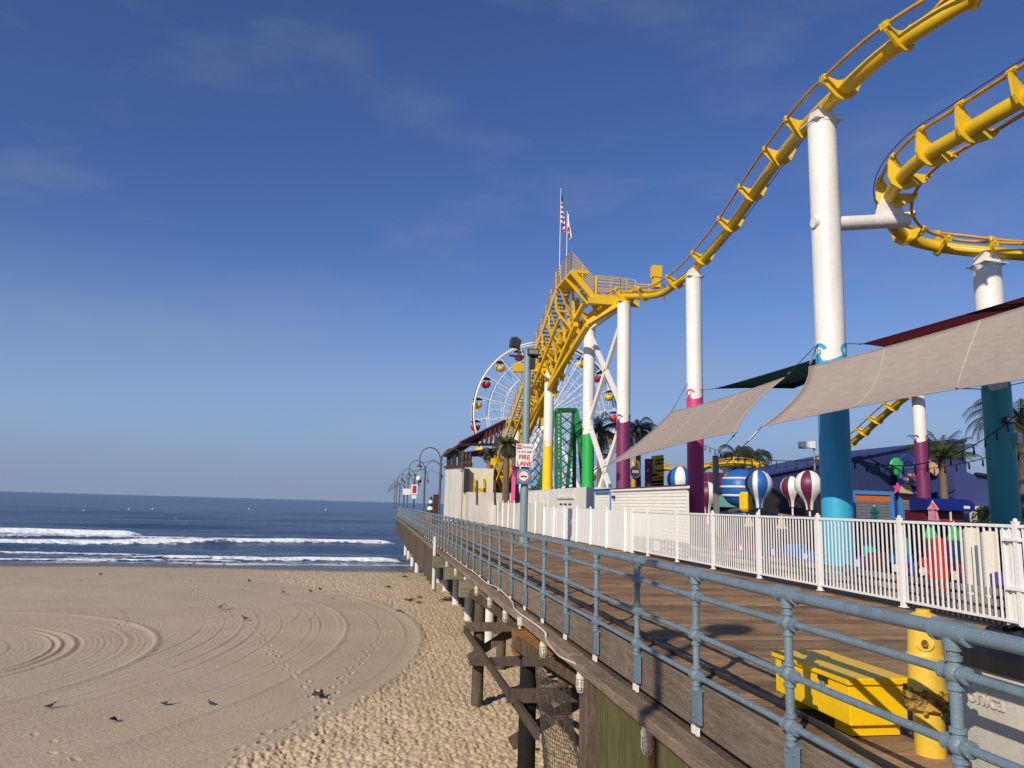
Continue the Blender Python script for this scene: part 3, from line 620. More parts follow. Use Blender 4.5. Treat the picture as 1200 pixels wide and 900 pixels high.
XA, XB, XC, XD, XE, XF, XG = col_at(973, 395, YA), col_at(814.3, 470, YB), col_at(730.7, 460, YC), col_at(690, 460, YD), col_at(643.5, 460, YE), col_at(1163, 400, YF), col_at(1078, 500, YG)
zA, zB, zC, zD, zE, zF, zG = at(963, 146, YA).z, at(813, 326, YB).z, at(731, 355, YC).z, at(690, 380, YD).z, at(643, 430, YE).z, at(1158, 312, YF).z, at(1078, 455, YG).z
column('tall white support column with light blue base and wave trim', XA, YA, rA, zA, at(973, 420, YA).z, M['blue'], ph=.30)
column('white support column with hot pink base beside the clapboard booth', XB, YB, rB, zB, at(814, 466, YB).z, M['pink'], ph=.1)
column('white support column with plum purple base below the coaster crest', XC, YC, rC, zC, at(731, 494, YC).z, M['purple'], ph=.1)
column('white support column with bright green base and slanted braces', XD, YD, rD, zD, at(690, 508, YD).z, M['green'], ph=.4)
column('slim white support column with yellow base under the lift stairs', XE, YE, rE, zE, at(643, 522, YE).z, M['box_yellow'], ph=.1)
column('white support column with teal base carrying the curved track', XF, YF, rF, zF, at(1163, 455, YF).z, M['teal'], ph=.28)
column('white support column with plum base in front of the blue building', XG, YG, rG, zG, at(1080, 517, YG).z, M['purple'], ph=.3)
column('slim white support column with pink base under the lower lift stairs', at(604, 560, 64).x, 64, .33, at(604, 497, 64).z, at(604, 545, 64).z, M['hotpink'], ph=.3)
br = thing('cross_bracing', 'white steel cross bracing between the green and plum columns', 'bracing', (XD, YD, 0))
for (a, b_) in (((XD, YD, zD-.6), (XC, YC, 7.4)), ((XC, YC, zC-.7), (XD, YD, 7.0)), ((XD, YD, 7.2), (XC, YC, .5)), ((XC, YC, 7.0), (XD, YD, .5)), ((XD, YD, zD-.3), (XC, YC, zC-.1))):
    a = Vector(a); b_ = Vector(b_); d = (b_-a).normalized(); MB().bar(a+d*.3, b_-d*.3, .2, .28).build('brace', M['white'], br)
for (a, b_) in (((XC, YC, 13), (XC+2.6, YC+2.0, .1)),): pass
# ---------------------------------------------------------------- tracks
TIE = [(-.66, .44), (-.60, .50), (-.50, .48), (-.44, .34), (-.30, .20), (-.16, .26), (.16, .26), (.30, .20), (.44, .34), (.50, .48), (.60, .50), (.66, .44), (.62, .22), (.34, -.20), (.14, -.32), (-.14, -.32), (-.34, -.20), (-.62, .22)]
def track(name, lab, ctrl, banks, tie_sp, n=10, tie_end=None, sr=.19):
    P = crom(ctrl, n); K = len(P); bk = np.interp(np.linspace(0, 1, K), np.linspace(0, 1, len(banks)), banks)
    fr = []
    for i, p in enumerate(P):
        d = (P[min(i+1, K-1)]-P[max(i-1, 0)]).normalized(); s_, u_, _ = xform(d); q = Matrix.Rotation(bk[i], 3, d); fr.append((p, q @ s_, q @ u_, d))
    t = thing(name, lab, 'coaster track', P[K//2])
    MB().tube(P, sr, 20).build('spine', M['yellow'], t, smooth=True)
    for sg in (-1, 1):
        MB().tube([p+s_*.52*sg+u_*.385 for p, s_, u_, d in fr], .05, 10).build('rail', M['rail_yellow'], t, smooth=True)
    MB().tube([p-s_*.67+u_*.34 for p, s_, u_, d in fr], .016, 5).build('sensor_cable', M['brown'], t, smooth=True)
    acc = tie_sp*.5; t0 = None; t_end = tie_end or tie_sp; t_beg = tie_sp
    for i in range(1, K):
        acc += (P[i]-P[i-1]).length; tie_sp = float(np.interp(i/K, [0, .55, .66, .78, 1], [t_beg, t_beg, (t_beg*.72+t_end*.28), (t_beg*.35+t_end*.65), t_end]))
        if acc >= tie_sp:
            acc -= tie_sp; p, s_, u_, d = fr[i]
            Mx = Matrix((( s_.x, u_.x, -d.x, 0), (s_.y, u_.y, -d.y, 0), (s_.z, u_.z, -d.z, 0), (0, 0, 0, 1))); Mx.translation = p-WL[t.name]
            if t0 is None:
                mb = MB().prism([(x*.94, y*.96) for x, y in TIE], .07); 
                for sg in (-1, 1): mb.box((sg*.56-.045, .29, -.12), (sg*.56+.045, .45, .12)); mb.bar((sg*.18, .16, .0), (sg*.48, .32, 0), .2, .03)
                t0 = mb.build('tie', M['yellow'], t, local=True); t0.matrix_basis = Mx
            else: inst(t0, t, M=Mx)
    return t, fr
lift = [at(586, 574, 76), at(592, 558, 72), V(0, 0, 0), V(0, 0, 0), V(XD-.1, YD, zD+.45), V(XC, YC, zC+.45)]
lift[2] = V(XE-.0, 60.5, 10.0); lift[3] = V(XE+.02, YE, zE+.45)
track('lift_track', 'yellow lift hill track climbing beside a long metal staircase', lift, [0, 0], 1.6)
drop = [V(XC, YC, zC+.45), at(770, 345, 39.6), at(793, 332, 37.3), at(815, 314, 35.0), at(853, 270, 30.6), at(905, 197, 24.6), at(953, 139, 19.6), at(994, 100, 17.3), at(1042, 59, 15.7), at(1100, 20, 14.5), at(1165, -18, 13.8), at(1260, -70, 12.6)]
track('drop_track', 'yellow tubular track rising from the crest past the light blue column', drop, [0, .0, .1, .1, .12, .2, .25, .3, .3], 3.45, tie_end=1.15, sr=.21)
helix = [at(1330, 40, 11.9), at(1250, 86, 12.6), at(1195, 118, 13.5), at(1130, 156, 15.0), at(1075, 190, 16.8), at(1045, 226, 18.7), at(1042, 256, 20.2), at(1062, 278, 21.1), at(1100, 289, 21.2), at(1160, 296, 20.4), at(1230, 300, 19.6), at(1330, 302, 18.6)]
track('curve_track', 'yellow banked track curving over the teal based column', helix, [.35, .5, .6, .65, .6, .55, .5, .4, .3], 1.45)
def saddle(name_lab, p, X, Y, zt, mat='white'):
    t = thing('track_saddle', name_lab, 'bracket', (X, Y, zt)); mb = MB()
    mb.box((X-.44, Y-.40, zt+.004), (X+.44, Y+.40, zt+.035)); mb.build('flange', M[mat], t)
    a = math.atan2(2, 1); mb = MB().prism([(-.36, 0), (.36, 0), (.2, .42), (-.2, .42)], .45, Matrix.Translation((X, Y, zt+.04)) @ Matrix.Rotation(math.pi/2, 4, 'X')); mb.build('gusset', M[mat], t)
saddle('white saddle bracket on top of the light blue column', None, XA, YA, zA); saddle('white saddle bracket on top of the hot pink column', None, XB, YB, zB); saddle('white saddle bracket on top of the teal column', None, XF, YF, zF)
saddle('yellow saddle bracket on top of the green column', None, XD, YD, zD, 'yellow'); saddle('yellow saddle bracket on top of the plum column at the crest', None, XC, YC, zC, 'yellow')
am = thing('side_arm', 'white tubular arm from the tall column holding the curved track', 'support arm', (XA, YA, at(985, 262, YA).z))
e = at(1062, 258, 19.0); MB().tube([(XA+.3, YA, at(985, 263, YA).z), e], .21, 20).build('arm_tube', M['white'], am, smooth=True)
MB().prism([(-.45, -.1), (.42, -.1), (.2, .75), (-.2, .75)], .3, Matrix.Translation(e+V(-.45, .1, .1)) @ Matrix.Rotation(math.pi/2, 4, 'X')).build('gusset', M['white'], am)
MB().lathe([(.16, -.06), (.16, .04)], 14, (XA-rA, YA-.1, at(953, 262, YA).z), Matrix.Rotation(math.pi/2, 4, 'Y')).build('end_plate', M['white'], am, smooth=True)
# ---------------------------------------------------------------- lift stairs and crest platform
st = thing('lift_stairs', 'yellow metal staircase with handrails along the coaster lift hill', 'staircase', (11.5, 60, 0))
SX0, SX1 = 11.05, 11.95; top = V(0, 47.0, 15.9); bot = V(0, 77.5, 2.6)
def sp(t, X, dz=0): q = top.lerp(bot, t); return V(X, q.y, q.z+dz)
for X in (SX0, SX1): MB().bar(sp(0, X), sp(1, X), .10, .46).build('stringer', M['yellow'], st)
N = 72; s0 = None
for i in range(N):
    q = sp((i+.5)/N, (SX0+SX1)/2, .02)
    if s0 is None: s0 = MB().box((-.40, -.13, -.025), (.40, .13, .02)).build('step', M['steel'], st, local=True); s0.location = q-WL[st.name]
    else: inst(s0, st, loc=q-WL[st.name])
for X in (SX0-.02, SX1+.02):
    for dz in (1.15, .72): MB().tube([sp(0, X, dz), sp(1, X, dz)], .03, 6).build('handrail', M['yellow'], st, smooth=True)
    for i in range(21): q = sp(i/20, X); MB().tube([q, q+V(0, 0, 1.15)], .03, 6).build('rail_post', M['yellow'], st)
ba = thing('lift_cross_beams', 'yellow cross beams and hangers under the lift stairs', 'beams', (12, 60, 0))
for px0, px1, py, Y in ((601, 653, 431, YE), (597, 628, 495, 63.7), (575, 606, 541, 71.5), (570, 600, 570, 76)):
    a = at(px0, py, Y); b_ = at(px1, py, Y); MB().bar(a, b_, .5, .62).build('cross_beam', M['yellow'], ba)
for k in range(6):
    Y = 47.2+k*2.0; q = sp((Y-47)/(30.5), SX0); l_ = V(XD-.5, Y+.2, min(13.9, q.z-1.0)-.2*k)
    zl = q.z-1.25; MB().bar(q, V(SX0+.02, Y, zl), .11, .11).build('hanger', M['yellow'], ba); MB().bar((SX0, Y, zl), (XD-.9, Y, zl-.1), .11, .11).build('strut', M['yellow'], ba); MB().bar((SX0, Y, zl), (XD-.5, Y, zl-2.0), .13, .13).build('strut', M['yellow'], ba)
    MB().bar((XD-.75, Y, zl+.9), (XD-.75, Y, zl-2.3), .26, .26).build('upright', M['yellow'], ba); MB().bar((XD-.75, Y, zl+.4), (XD-.6, Y+2, zl-2.3), .14, .14).build('diagonal', M['yellow'], ba)
MB().bar(V(XD-.9, 44, 12.9), V(XE-.35, 62, 6.3+1.4), .34, .3).build('lower_chord', M['yellow'], ba)
MB().bar(V(XD-.9, 44.4, 14.6), V(XE-.35, 62, 9.6), .3, .26).build('upper_chord', M['yellow'], ba)
MB().bar(V(12.15, 46, 13.4), V(12.05, 76, 1.2), .3, .34).build('stair_girder', M['yellow'], ba); MB().bar(V(11.2, 46.6, 13.9), V(11.1, 76, 1.6), .16, .2).build('stair_girder', M['yellow'], ba)
for k in range(24):
    Y = 46.4+k*1.22; q = sp((Y-47)/30.5, SX0); MB().bar((11.1, Y, q.z-.3), (12.1, Y+.6, q.z-2.2), .1, .1).build('lacing', M['yellow'], ba); MB().bar((12.0, Y, q.z-.3), (12.1, Y, q.z-2.3), .16, .16).build('lacing', M['yellow'], ba)
    MB().bar((12.1, Y, q.z-2.1), (XD-.9 if Y < 50 else XE+.3, Y+1.0, q.z-.9), .12, .12).build('lacing', M['rail_yellow'], ba)
MB().bar(V(XD-.9, 44.0, 13.0), V(XC, YC, zC+.1), .34, .3).build('lower_chord', M['yellow'], ba)
pf = thing('crest_platform', 'yellow railed platform at the top of the lift hill with stepped walkway', 'platform', (12.4, 44.5, 14))
MB().box((11.0, 43.0, 15.88), (12.1, 47.1, 16.05)).build('upper_floor', M['yellow'], pf)
MB().bar(V(11.0, 42.98, 15.95), V(12.45, 43.0, 14.35), .12, .34).build('stringer', M['yellow'], pf); MB().bar(V(11.0, 44.2, 15.9), V(12.45, 44.2, 14.35), .12, .3).build('stringer', M['yellow'], pf)
for k in range(6): MB().box((11.3+k*.2, 43.06, 15.75-k*.24), (11.52+k*.2, 44.14, 15.79-k*.24)).build('step', M['yellow'], pf)
MB().box((12.4, 42.6, 14.25), (15.0, 44.3, 14.5)).build('lower_floor', M['yellow'], pf)
MB().box((12.0, 42.55, 13.9), (15.2, 42.75, 14.24)).build('edge_beam', M['yellow'], pf)
def railing(pts, h=1.15, nb=6, r_=.028):
    for a, b_ in zip(pts[:-1], pts[1:]):
        a = Vector(a); b_ = Vector(b_); L_ = (b_-a).length; m = max(1, round(L_/1.2))
        for k in range(m+1): q = a.lerp(b_, k/m); MB().tube([q, q+V(0, 0, h)], .032, 6).build('rail_post', M['yellow'], pf)
        for k in range(1, nb+1): MB().tube([a+V(0, 0, h*k/nb), b_+V(0, 0, h*k/nb)], r_, 6).build('guard_bar', M['yellow'], pf)
railing([(11.02, 47.1, 16.05), (11.02, 43.02, 16.05), (12.45, 43.02, 14.5), (12.45, 42.65, 14.5)]); railing([(12.5, 42.62, 14.5), (14.0, 42.62, 14.5), (15.0, 42.62, 14.4)]); railing([(12.9, 44.3, 14.5), (15.0, 44.3, 14.5)], 1.6); railing([(15.0, 42.9, 14.4), (16.2, 41.0, 13.9)], 1.0, 3)
q = at(769, 318, 40.4); MB().box((q.x-.27, q.y-.25, q.z-.4), (q.x+.27, q.y+.25, q.z+.3)).build('motor_cabinet', M['yellow'], pf); MB().box((q.x-.2, q.y-.2, q.z-1.0), (q.x+.2, q.y+.2, q.z-.405)).build('motor_stand', M['yellow'], pf)
# flags
def flag(lab, px, y0, y1, fy0, fy1, w, kind):
    Yf = 46.6; b_ = at(px, y1, Yf); tpp = at(px, y0, Yf); t = thing('flag_pole', 'thin white '+lab, 'flag', (b_.x, b_.y, b_.z))
    MB().tube([b_, V(b_.x, b_.y, tpp.z)], [.025, .015], 8).build('pole', M['white'], t, smooth=True); MB().ball((b_.x, b_.y, tpp.z), .035).build('finial', M['white'], t, smooth=True)
    z0 = at(px, fy0, Yf).z; z1 = at(px, fy1, Yf).z; nU, nW = 26, 12; vs = []
    for i in range(nU+1):
        for j in range(nW+1):
            q = i/nU; w_ = j/nW; vs.append(V(b_.x+.04+w*(w_*(.35+.65*q))*(1-.15*math.sin(q*6)), b_.y+.10*math.sin(w_*9+q*3)*(.3+q), z0+(z1-z0)*(q*.80+w_*.20*(.4+q))))
    f = MB().add(vs, [(i*(nW+1)+j, i*(nW+1)+j+1, (i+1)*(nW+1)+j+1, (i+1)*(nW+1)+j) for i in range(nU) for j in range(nW)])
    m, n, bb, l = nodes('flag_'+kind); tc_ = n.nodes.new('ShaderNodeTexCoord'); se = n.nodes.new('ShaderNodeSeparateXYZ'); l(tc_.outputs['Object'], se.inputs[0])
    if kind == 'us':
        mm = n.nodes.new('ShaderNodeMath'); mm.operation = 'MULTIPLY_ADD'; l(se.outputs[2], mm.inputs[0]); mm.inputs[1].default_value = 2.9
        l(se.outputs[0], mm.inputs[2]); fr_ = n.nodes.new('ShaderNodeMath'); fr_.operation = 'FRACT'; l(mm.outputs[0], fr_.inputs[0])
        st_ = ramp(n, fr_.outputs[0], (.49, c8(170, 30, 44)), (.51, c8(236, 232, 228)))
        lt = n.nodes.new('ShaderNodeMath'); lt.operation = 'GREATER_THAN'; l(se.outputs[2], lt.inputs[0]); lt.inputs[1].default_value = (z1-z0)*.24+z0-b_.z
        l(mixc(n, lt.outputs[0], st_, c8(30, 36, 84)), bb.inputs['Base Color'])
    else:
        lt = n.nodes.new('ShaderNodeMath'); lt.operation = 'GREATER_THAN'; l(se.outputs[2], lt.inputs[0]); lt.inputs[1].default_value = (z1+z0)*.5-b_.z
        nn = noise(n, tc_.outputs['Object'], 2.5, 1); l(mixc(n, lt.outputs[0], ramp(n, nn, (.46, c8(236, 232, 226)), (.5, c8(176, 34, 44))), c8(240, 238, 232)), bb.inputs['Base Color'])
    bb.inputs['Roughness'].default_value = .8; o = f.build('cloth', m, t, smooth=True); o.modifiers.new('s', 'SOLIDIFY').thickness = .006
flag('flagpole flying a limp striped flag with a dark blue canton', 655.5, 221, 322, 226, 270, .26, 'us'); flag('flagpole flying a limp white flag with a red hem', 664, 248, 300, 250, 281, .26, 'ca')
# ---------------------------------------------------------------- shade sails
def sail(lab, a, b, c, d, mat, cables, sag=.10, seams=0, dip=.25, name='shade_sail'):
    a, b, c, d = map(Vector, (a, b, c, d)); n = 28; t = thing(name, lab, 'shade sail', (a+b+c+d)/4)
    cen = (a+b+c+d)/4
    def pt(u_, v_):
        k = lambda x: 4*x*(1-x)
        p = (a*(1-u_)+b*u_)*(1-v_)+(d*(1-u_)+c*u_)*v_
        uu = u_+(0.5-u_)*sag*k(v_); vv = v_+(.5-v_)*sag*k(u_)
        p = (a*(1-uu)+b*uu)*(1-vv)+(d*(1-uu)+c*uu)*vv; return p-V(0, 0, dip*k(u_)*k(v_))
    vs = [pt(i/n, j/n) for i in range(n+1) for j in range(n+1)]
    o = MB().add(vs, [(i*(n+1)+j, i*(n+1)+j+1, (i+1)*(n+1)+j+1, (i+1)*(n+1)+j) for i in range(n) for j in range(n)]).build('canopy', mat, t, smooth=True)
    s_ = o.modifiers.new('s', 'SOLIDIFY'); s_.thickness = .012
    MB().tube([pt(0, k/n) for k in range(n+1)]+[pt(k/n, 1) for k in range(1, n+1)]+[pt(1, 1-k/n) for k in range(1, n+1)]+[pt(1-k/n, 0) for k in range(1, n+1)], .014, 5).build('edge_hem', mat, t, smooth=True)
    for k in range(seams): q = (k+1)/(seams+1); MB().tube([pt(q, j/n)-V(0, .014, .004) for j in range(n+1)], .007, 4).build('seam', M['conduit'], t, smooth=True)
    for p, q in cables: p = Vector(p); q = Vector(q); MB().tube([p, q], .012, 5).build('cable', M['dark'], t); MB().tube([p.lerp(q, .12), p.lerp(q, .12)+(q-p).normalized()*.35], .03, 6).build('turnbuckle', M['steel'], t)
hookA = V(XA-rA, YA, at(960, 403, YA).z)
s1 = [at(948, 430, 17.9), at(1290, 330, 11.6), at(1290, 432, 10.4), at(893, 500, 17.3)]
sail('large taupe shade sail stretched in front of the light blue column', *s1, M['sail_grey'], [(s1[0], hookA), (s1[3], at(850, 545, 17.5))], .12, 2)
s2 = [at(787, 482, 34.0), at(920, 442, 25.0), at(864, 506, 24.5), at(712, 545, 33.0)]
sail('smaller taupe shade sail in front of the hot pink column', *s2, M['sail_grey'], [(s2[1], hookA), (s2[0], V(XB-.35, YB, at(805, 448, YB).z)), (s2[2], at(838, 535, 29.5)), (s2[3], at(700, 552, 34.5))], .12, 2)
s3 = [at(838, 455.5, 33.5), at(965, 418, 23.5), at(1014, 428, 21), at(930, 455, 27)]
sail('dark green shade sail seen from below behind the light blue column', *s3, M['sail_dark'], [(s3[0], V(XB, YB, at(815, 457, YB).z))], .06)
s4 = [at(1011, 403, 20.5), at(1300, 318, 18.0), at(1330, 372, 11.5), at(1085, 424, 15.0)]
sail('dark maroon shade sail seen from below above the taupe sail', *s4, M['sail_red'], [(s4[0], V(XA+rA, YA, at(992, 403, YA).z))], .06)
tag(MB().tube([at(1120, 455, 12.5), V(XF-rF, YF, at(1150, 456, YF).z), ], .014, 5).tube([V(XF+rF, YF, at(1176, 452, YF).z), at(1240, 440, 17)], .014, 5).build('stay_cable', M['dark'], smooth=True), 'dark steel stay cable tied round the teal column', 'cable')
# ---------------------------------------------------------------- ferris wheel
YW = 138.; wc = at(640, 487, YW); wr = at(723, 487, YW).x-wc.x; n_ = 20
fw = thing('ferris_wheel', 'white ferris wheel with red and yellow round gondolas behind the coaster', 'ferris wheel', (wc.x, YW, 0))
def wp(a, r, dy=0): return V(wc.x+r*math.cos(a), YW+dy, wc.z+r*math.sin(a))
A_ = np.linspace(0, 2*math.pi, 81)
for dy in (-1.3, 1.3):
    for r, rad in ((wr, .20), (wr*.80, .07), (wr*.60, .06), (wr*.42, .06)): MB().tube([wp(a, r, dy) for a in A_], rad, 6, False).build('rim', M['white'], fw, smooth=True)
MB().tube([wp(a, wr+.12, 0) for a in A_], .16, 6, False).build('drive_rim', M['dark'], fw, smooth=True)
MB().tube([(wc.x, YW-2.2, wc.z), (wc.x, YW+2.2, wc.z)], 1.0, 16).build('hub', M['white'], fw, smooth=True)
for k in range(n_):
    a = 2*math.pi*(k+.35)/n_
    for dy in (-1.3, 1.3): MB().tube([wp(a, .8, dy*1.4), wp(a, wr, dy)], .08, 5).build('spoke', M['white'], fw); MB().tube([wp(a+.05, .9, dy*1.4), wp(a+math.pi/n_, wr*.8, dy)], .05, 5).build('spoke', M['white'], fw)
    MB().tube([wp(a, wr, -1.3), wp(a, wr, 1.3)], .09, 5).build('axle', M['white'], fw)
g0 = {}
for k in range(n_):
    a = 2*math.pi*(k+.35)/n_; p = wp(a, wr*.965, 0)-V(0, 0, 1.5); kind = k % 2
    if kind not in g0:
        b_ = MB().lathe([(.3, -.75), (.8, -.55), (1.12, -.1), (1.2, .35), (1.1, .55), (.95, .35), (.7, -.3), (.1, -.45)], 16)
        for j in range(6): t_ = j*math.pi/3; b_.box((1.05*math.cos(t_)-.14, 1.05*math.sin(t_)-.14, .5), (1.05*math.cos(t_)+.14, 1.05*math.sin(t_)+.14, .72))
        o = b_.build('gondola', M['red'] if kind == 0 else M['box_yellow'], fw, smooth=True, local=True); o.location = p-WL[fw.name]; o.scale = (.78, .78, .78)
        cp = MB().lathe([(0, 1.95), (.5, 1.85), (1.25, 1.55), (1.28, 1.45), (.4, 1.6), (.07, 1.6), (.07, -.4)], 14).build('canopy', M['dark'], o, smooth=True, local=True); lg = MB().tube([(0, 0, -.7), (0, 0, -1.7)], .07, 6).build('stem', M['white'], o, local=True); g0[kind] = (o, cp, lg)
    else:
        o = inst(g0[kind][0], fw, loc=p-WL[fw.name], name='gondola'); o.scale = (.78, .78, .78); inst(g0[kind][1], o, M=Matrix()); inst(g0[kind][2], o, M=Matrix())
for sx in (-1, 1):
    for dy in (-3.2, 3.2): MB().tube([(wc.x, YW+dy*.7, wc.z), (wc.x+sx*7.5, YW+dy*1.6, 0)], .38, 10).build('leg', M['white'], fw, smooth=True)
# red steel frame and pavilion far along the pier
pv = thing('pavilion', 'open pavilion with dark red sloping roof trusses on dark posts', 'pavilion', (11, 82, 4))
def pq(x, y, Y=80.): return at(x, y, Y)
z_ = pq(522, 545).z
mb = MB(); a = pq(520, 532, 78); b_ = pq(590, 497, 84)
MB().bar(pq(519, 534, 78), pq(541, 519, 78), .4, .22).build('roof_edge', M['roof_maroon'], pv); MB().bar(pq(540, 520, 78), pq(592, 494, 84), .4, .42).build('roof_edge', M['roof_maroon'], pv)
vs = [pq(519, 534, 78), pq(541, 519, 78), pq(592, 494, 84)]; vs2 = [v+V(1.2, 3, 0) for v in vs]; MB().add(vs+vs2, [(0, 1, 4, 3), (1, 2, 5, 4)]).build('roof_slab', M['roof_maroon'], pv).modifiers.new('s', 'SOLIDIFY').thickness = .12
MB().bar(pq(540, 521, 78), pq(585, 521, 80), .4, .28).build('tie_beam', M['roof_maroon'], pv); MB().bar(pq(522, 534, 78), pq(580, 526, 82), .4, .2).build('tie_beam', M['roof_maroon'], pv)
MB().bar(pq(527, 533, 79), pq(582, 532, 83), .3, .5).build('valance', M['roof_maroon'], pv)
for k in range(8): x = 549+k*5.2; MB().bar(pq(x, 521, 80), pq(x, 516-(k)*2.4, 81), .18, .18, V(0, 1, 0)).build('truss_web', M['roof_maroon'], pv); MB().bar(pq(x, 521, 80), pq(x+5, 513-(k)*2.4, 81), .14, .14, V(0, 1, 0)).build('truss_web', M['roof_maroon'], pv)
for x, y in ((526, 547), (532, 547), (539, 546)): MB().bar(pq(x, y+6, 78.5), pq(x+.3, 527, 78.5), .45, .45, V(0, 1, 0)).build('post', M['dark'], pv)
cw = thing('concrete_block_house', 'pale streaked concrete block house below the dark red pavilion', 'building', (11, 76, 0))
A0 = at(520, 600, 77); A1 = at(540, 600, 72); A2 = at(558, 600, 67); zt0 = at(522, 548, 77).z
MB().add([V(A0.x, A0.y, .01), V(A1.x, A1.y, .01), V(A1.x, A1.y, at(540, 547, 72).z), V(A0.x, A0.y, zt0), V(A0.x+4, A0.y+6, .01), V(A1.x+4, A1.y+6, .01), V(A1.x+4, A1.y+6, zt0-.1), V(A0.x+4, A0.y+6, zt0-.1)], [(0, 1, 2, 3), (4, 5, 6, 7), (0, 1, 5, 4), (3, 2, 6, 7), (0, 3, 7, 4), (1, 2, 6, 5)]).build('wall', M['concrete'], cw)
q0 = at(541, 578, 72); q1 = at(561, 548, 70); MB().box((q0.x+.1, 71.2, .01), (q1.x+1.6, 76, q1.z)).build('wall', M['cream'], cw); MB().box((A1.x+.05, 70.6, at(541, 577, 71).z), (A1.x+.5, 71.1, at(541, 549, 71).z)).build('buttress', M['dark'], cw)
MB().bar(V(A0.x, A0.y-.05, zt0+.05), V(A1.x, A1.y-.05, at(540, 546.5, 72).z+.05), .5, .16).build('coping', M['roof_maroon'], cw)
q = at(554, 590, 66); MB().box((q.x-.6, 64, .01), (q.x+4.0, 66.5, at(554, 577, 66).z)).build('low_wall', M['concrete'], cw)
for k in range(3):
    q = at(542.5+k*4, 546, 74); o = MB().lathe([(.25, -.1), (.28, .2), (.16, .5), (.2, .8), (.10, 1.3), (0, 1.5)], 10, q).build('carved_finial', M['brown']); tag(o, 'small dark carved post standing on top of the concrete block house', 'carved post', 'dark carved posts on the block house')
for k, (px, py0, py1) in enumerate(((559, 563, 592), (580, 563, 592), (594, 560, 592))):
    q0 = at(px, py1, 60); q1 = at(px, py0, 60); tag(MB().tube([q0, q1], .10 if k < 2 else .22, 8).build('fence_pole', M['dark_wood']), 'dark upright pole behind the white board fence under the lift', 'pole', 'dark poles under the lift')
gc = at(567, 575, 70); t = thing('yellow_gate', 'yellow boarding gate at the foot of the lift stairs', 'gate', (gc.x, 70, 0))
for px0, px1, py0, py1 in ((554.5, 557.5, 561, 580), (566, 570, 561, 580), (556, 568, 572, 579)): a = at(px0, py1, 68); b_ = at(px1, py0, 68); MB().box((a.x, 67.8, a.z), (b_.x, 68.1, b_.z)).build('panel', M['yellow'], t)
q0 = at(560, 560, 70); q1 = at(596, 551, 74); t = thing('station_roof', 'dark red station roof panel behind the foot of the lift', 'roof', (q0.x, 70, q0.z)); MB().box((q0.x, 74, q0.z-.3), (q1.x+1, 80, q1.z)).build('roof_panel', M['roof_maroon'], t); MB().box((q0.x+.2, 75, .01), (q1.x+.8, 79.5, q0.z-.31)).build('wall', M['dark'], t)
# green steel tower
gt = thing('green_tower', 'green lattice steel drop tower between the yellow and green columns', 'tower', (at(672, 570, 75).x, 75, 0)); YG2 = 74.
def gq(x, y, dY=0): return at(x, y, YG2+dY)
for (p, q, w) in ((gq(652, 590), gq(652, 482), .3), (gq(657, 590), gq(657, 482), .2), (gq(673, 590, 3), gq(673, 482, 3), .34), (gq(674, 482, 2), gq(683, 530, 0), .6), (gq(683, 530, 0), gq(697, 590, -2), .6), (gq(672, 486, 3), gq(663, 590, 5), .32), (gq(652, 481), gq(675, 481, 2), .45), (gq(641, 540), gq(632, 590), .9), (gq(650, 482), gq(636, 590), .3), (gq(676, 484, 4), gq(684, 590, 7), .3)): MB().bar(p, q, w, w, V(0, 1, 0)).build('leg', M['green_frame'], gt)
for k in range(22): y = 484+k*4.6; MB().bar(gq(652, y), gq(657, y), .12, .12, V(0, 1, 0)).build('rung', M['green_frame'], gt)
for k in range(7): y = 486+k*13; MB().bar(gq(657, y), gq(672, y+12, 3), .09, .09, V(0, 1, 0)).build('lattice', M['green_frame'], gt); MB().bar(gq(672, y, 3), gq(657, y+12), .09, .09, V(0, 1, 0)).build('lattice', M['steel'], gt)
# grey truss left of it
gs = thing('steel_lattice', 'grey steel lattice with white round panel behind the yellow column', 'lattice', (at(628, 580, 90).x, 90, 0))
for k in range(9):
    y = 478+k*11; MB().bar(at(640, y, 90), at(622, y+22, 90), .12, .12, V(0, 1, 0)).build('strut', M['grey'], gs); MB().bar(at(627, y+4, 91), at(641, y+26, 91), .1, .1, V(0, 1, 0)).build('strut', M['steel'], gs)
MB().tube([at(637, 482, 92), at(637, 482, 92.6)], 1.3, 20).build('round_panel', M['white'], gs, smooth=True)
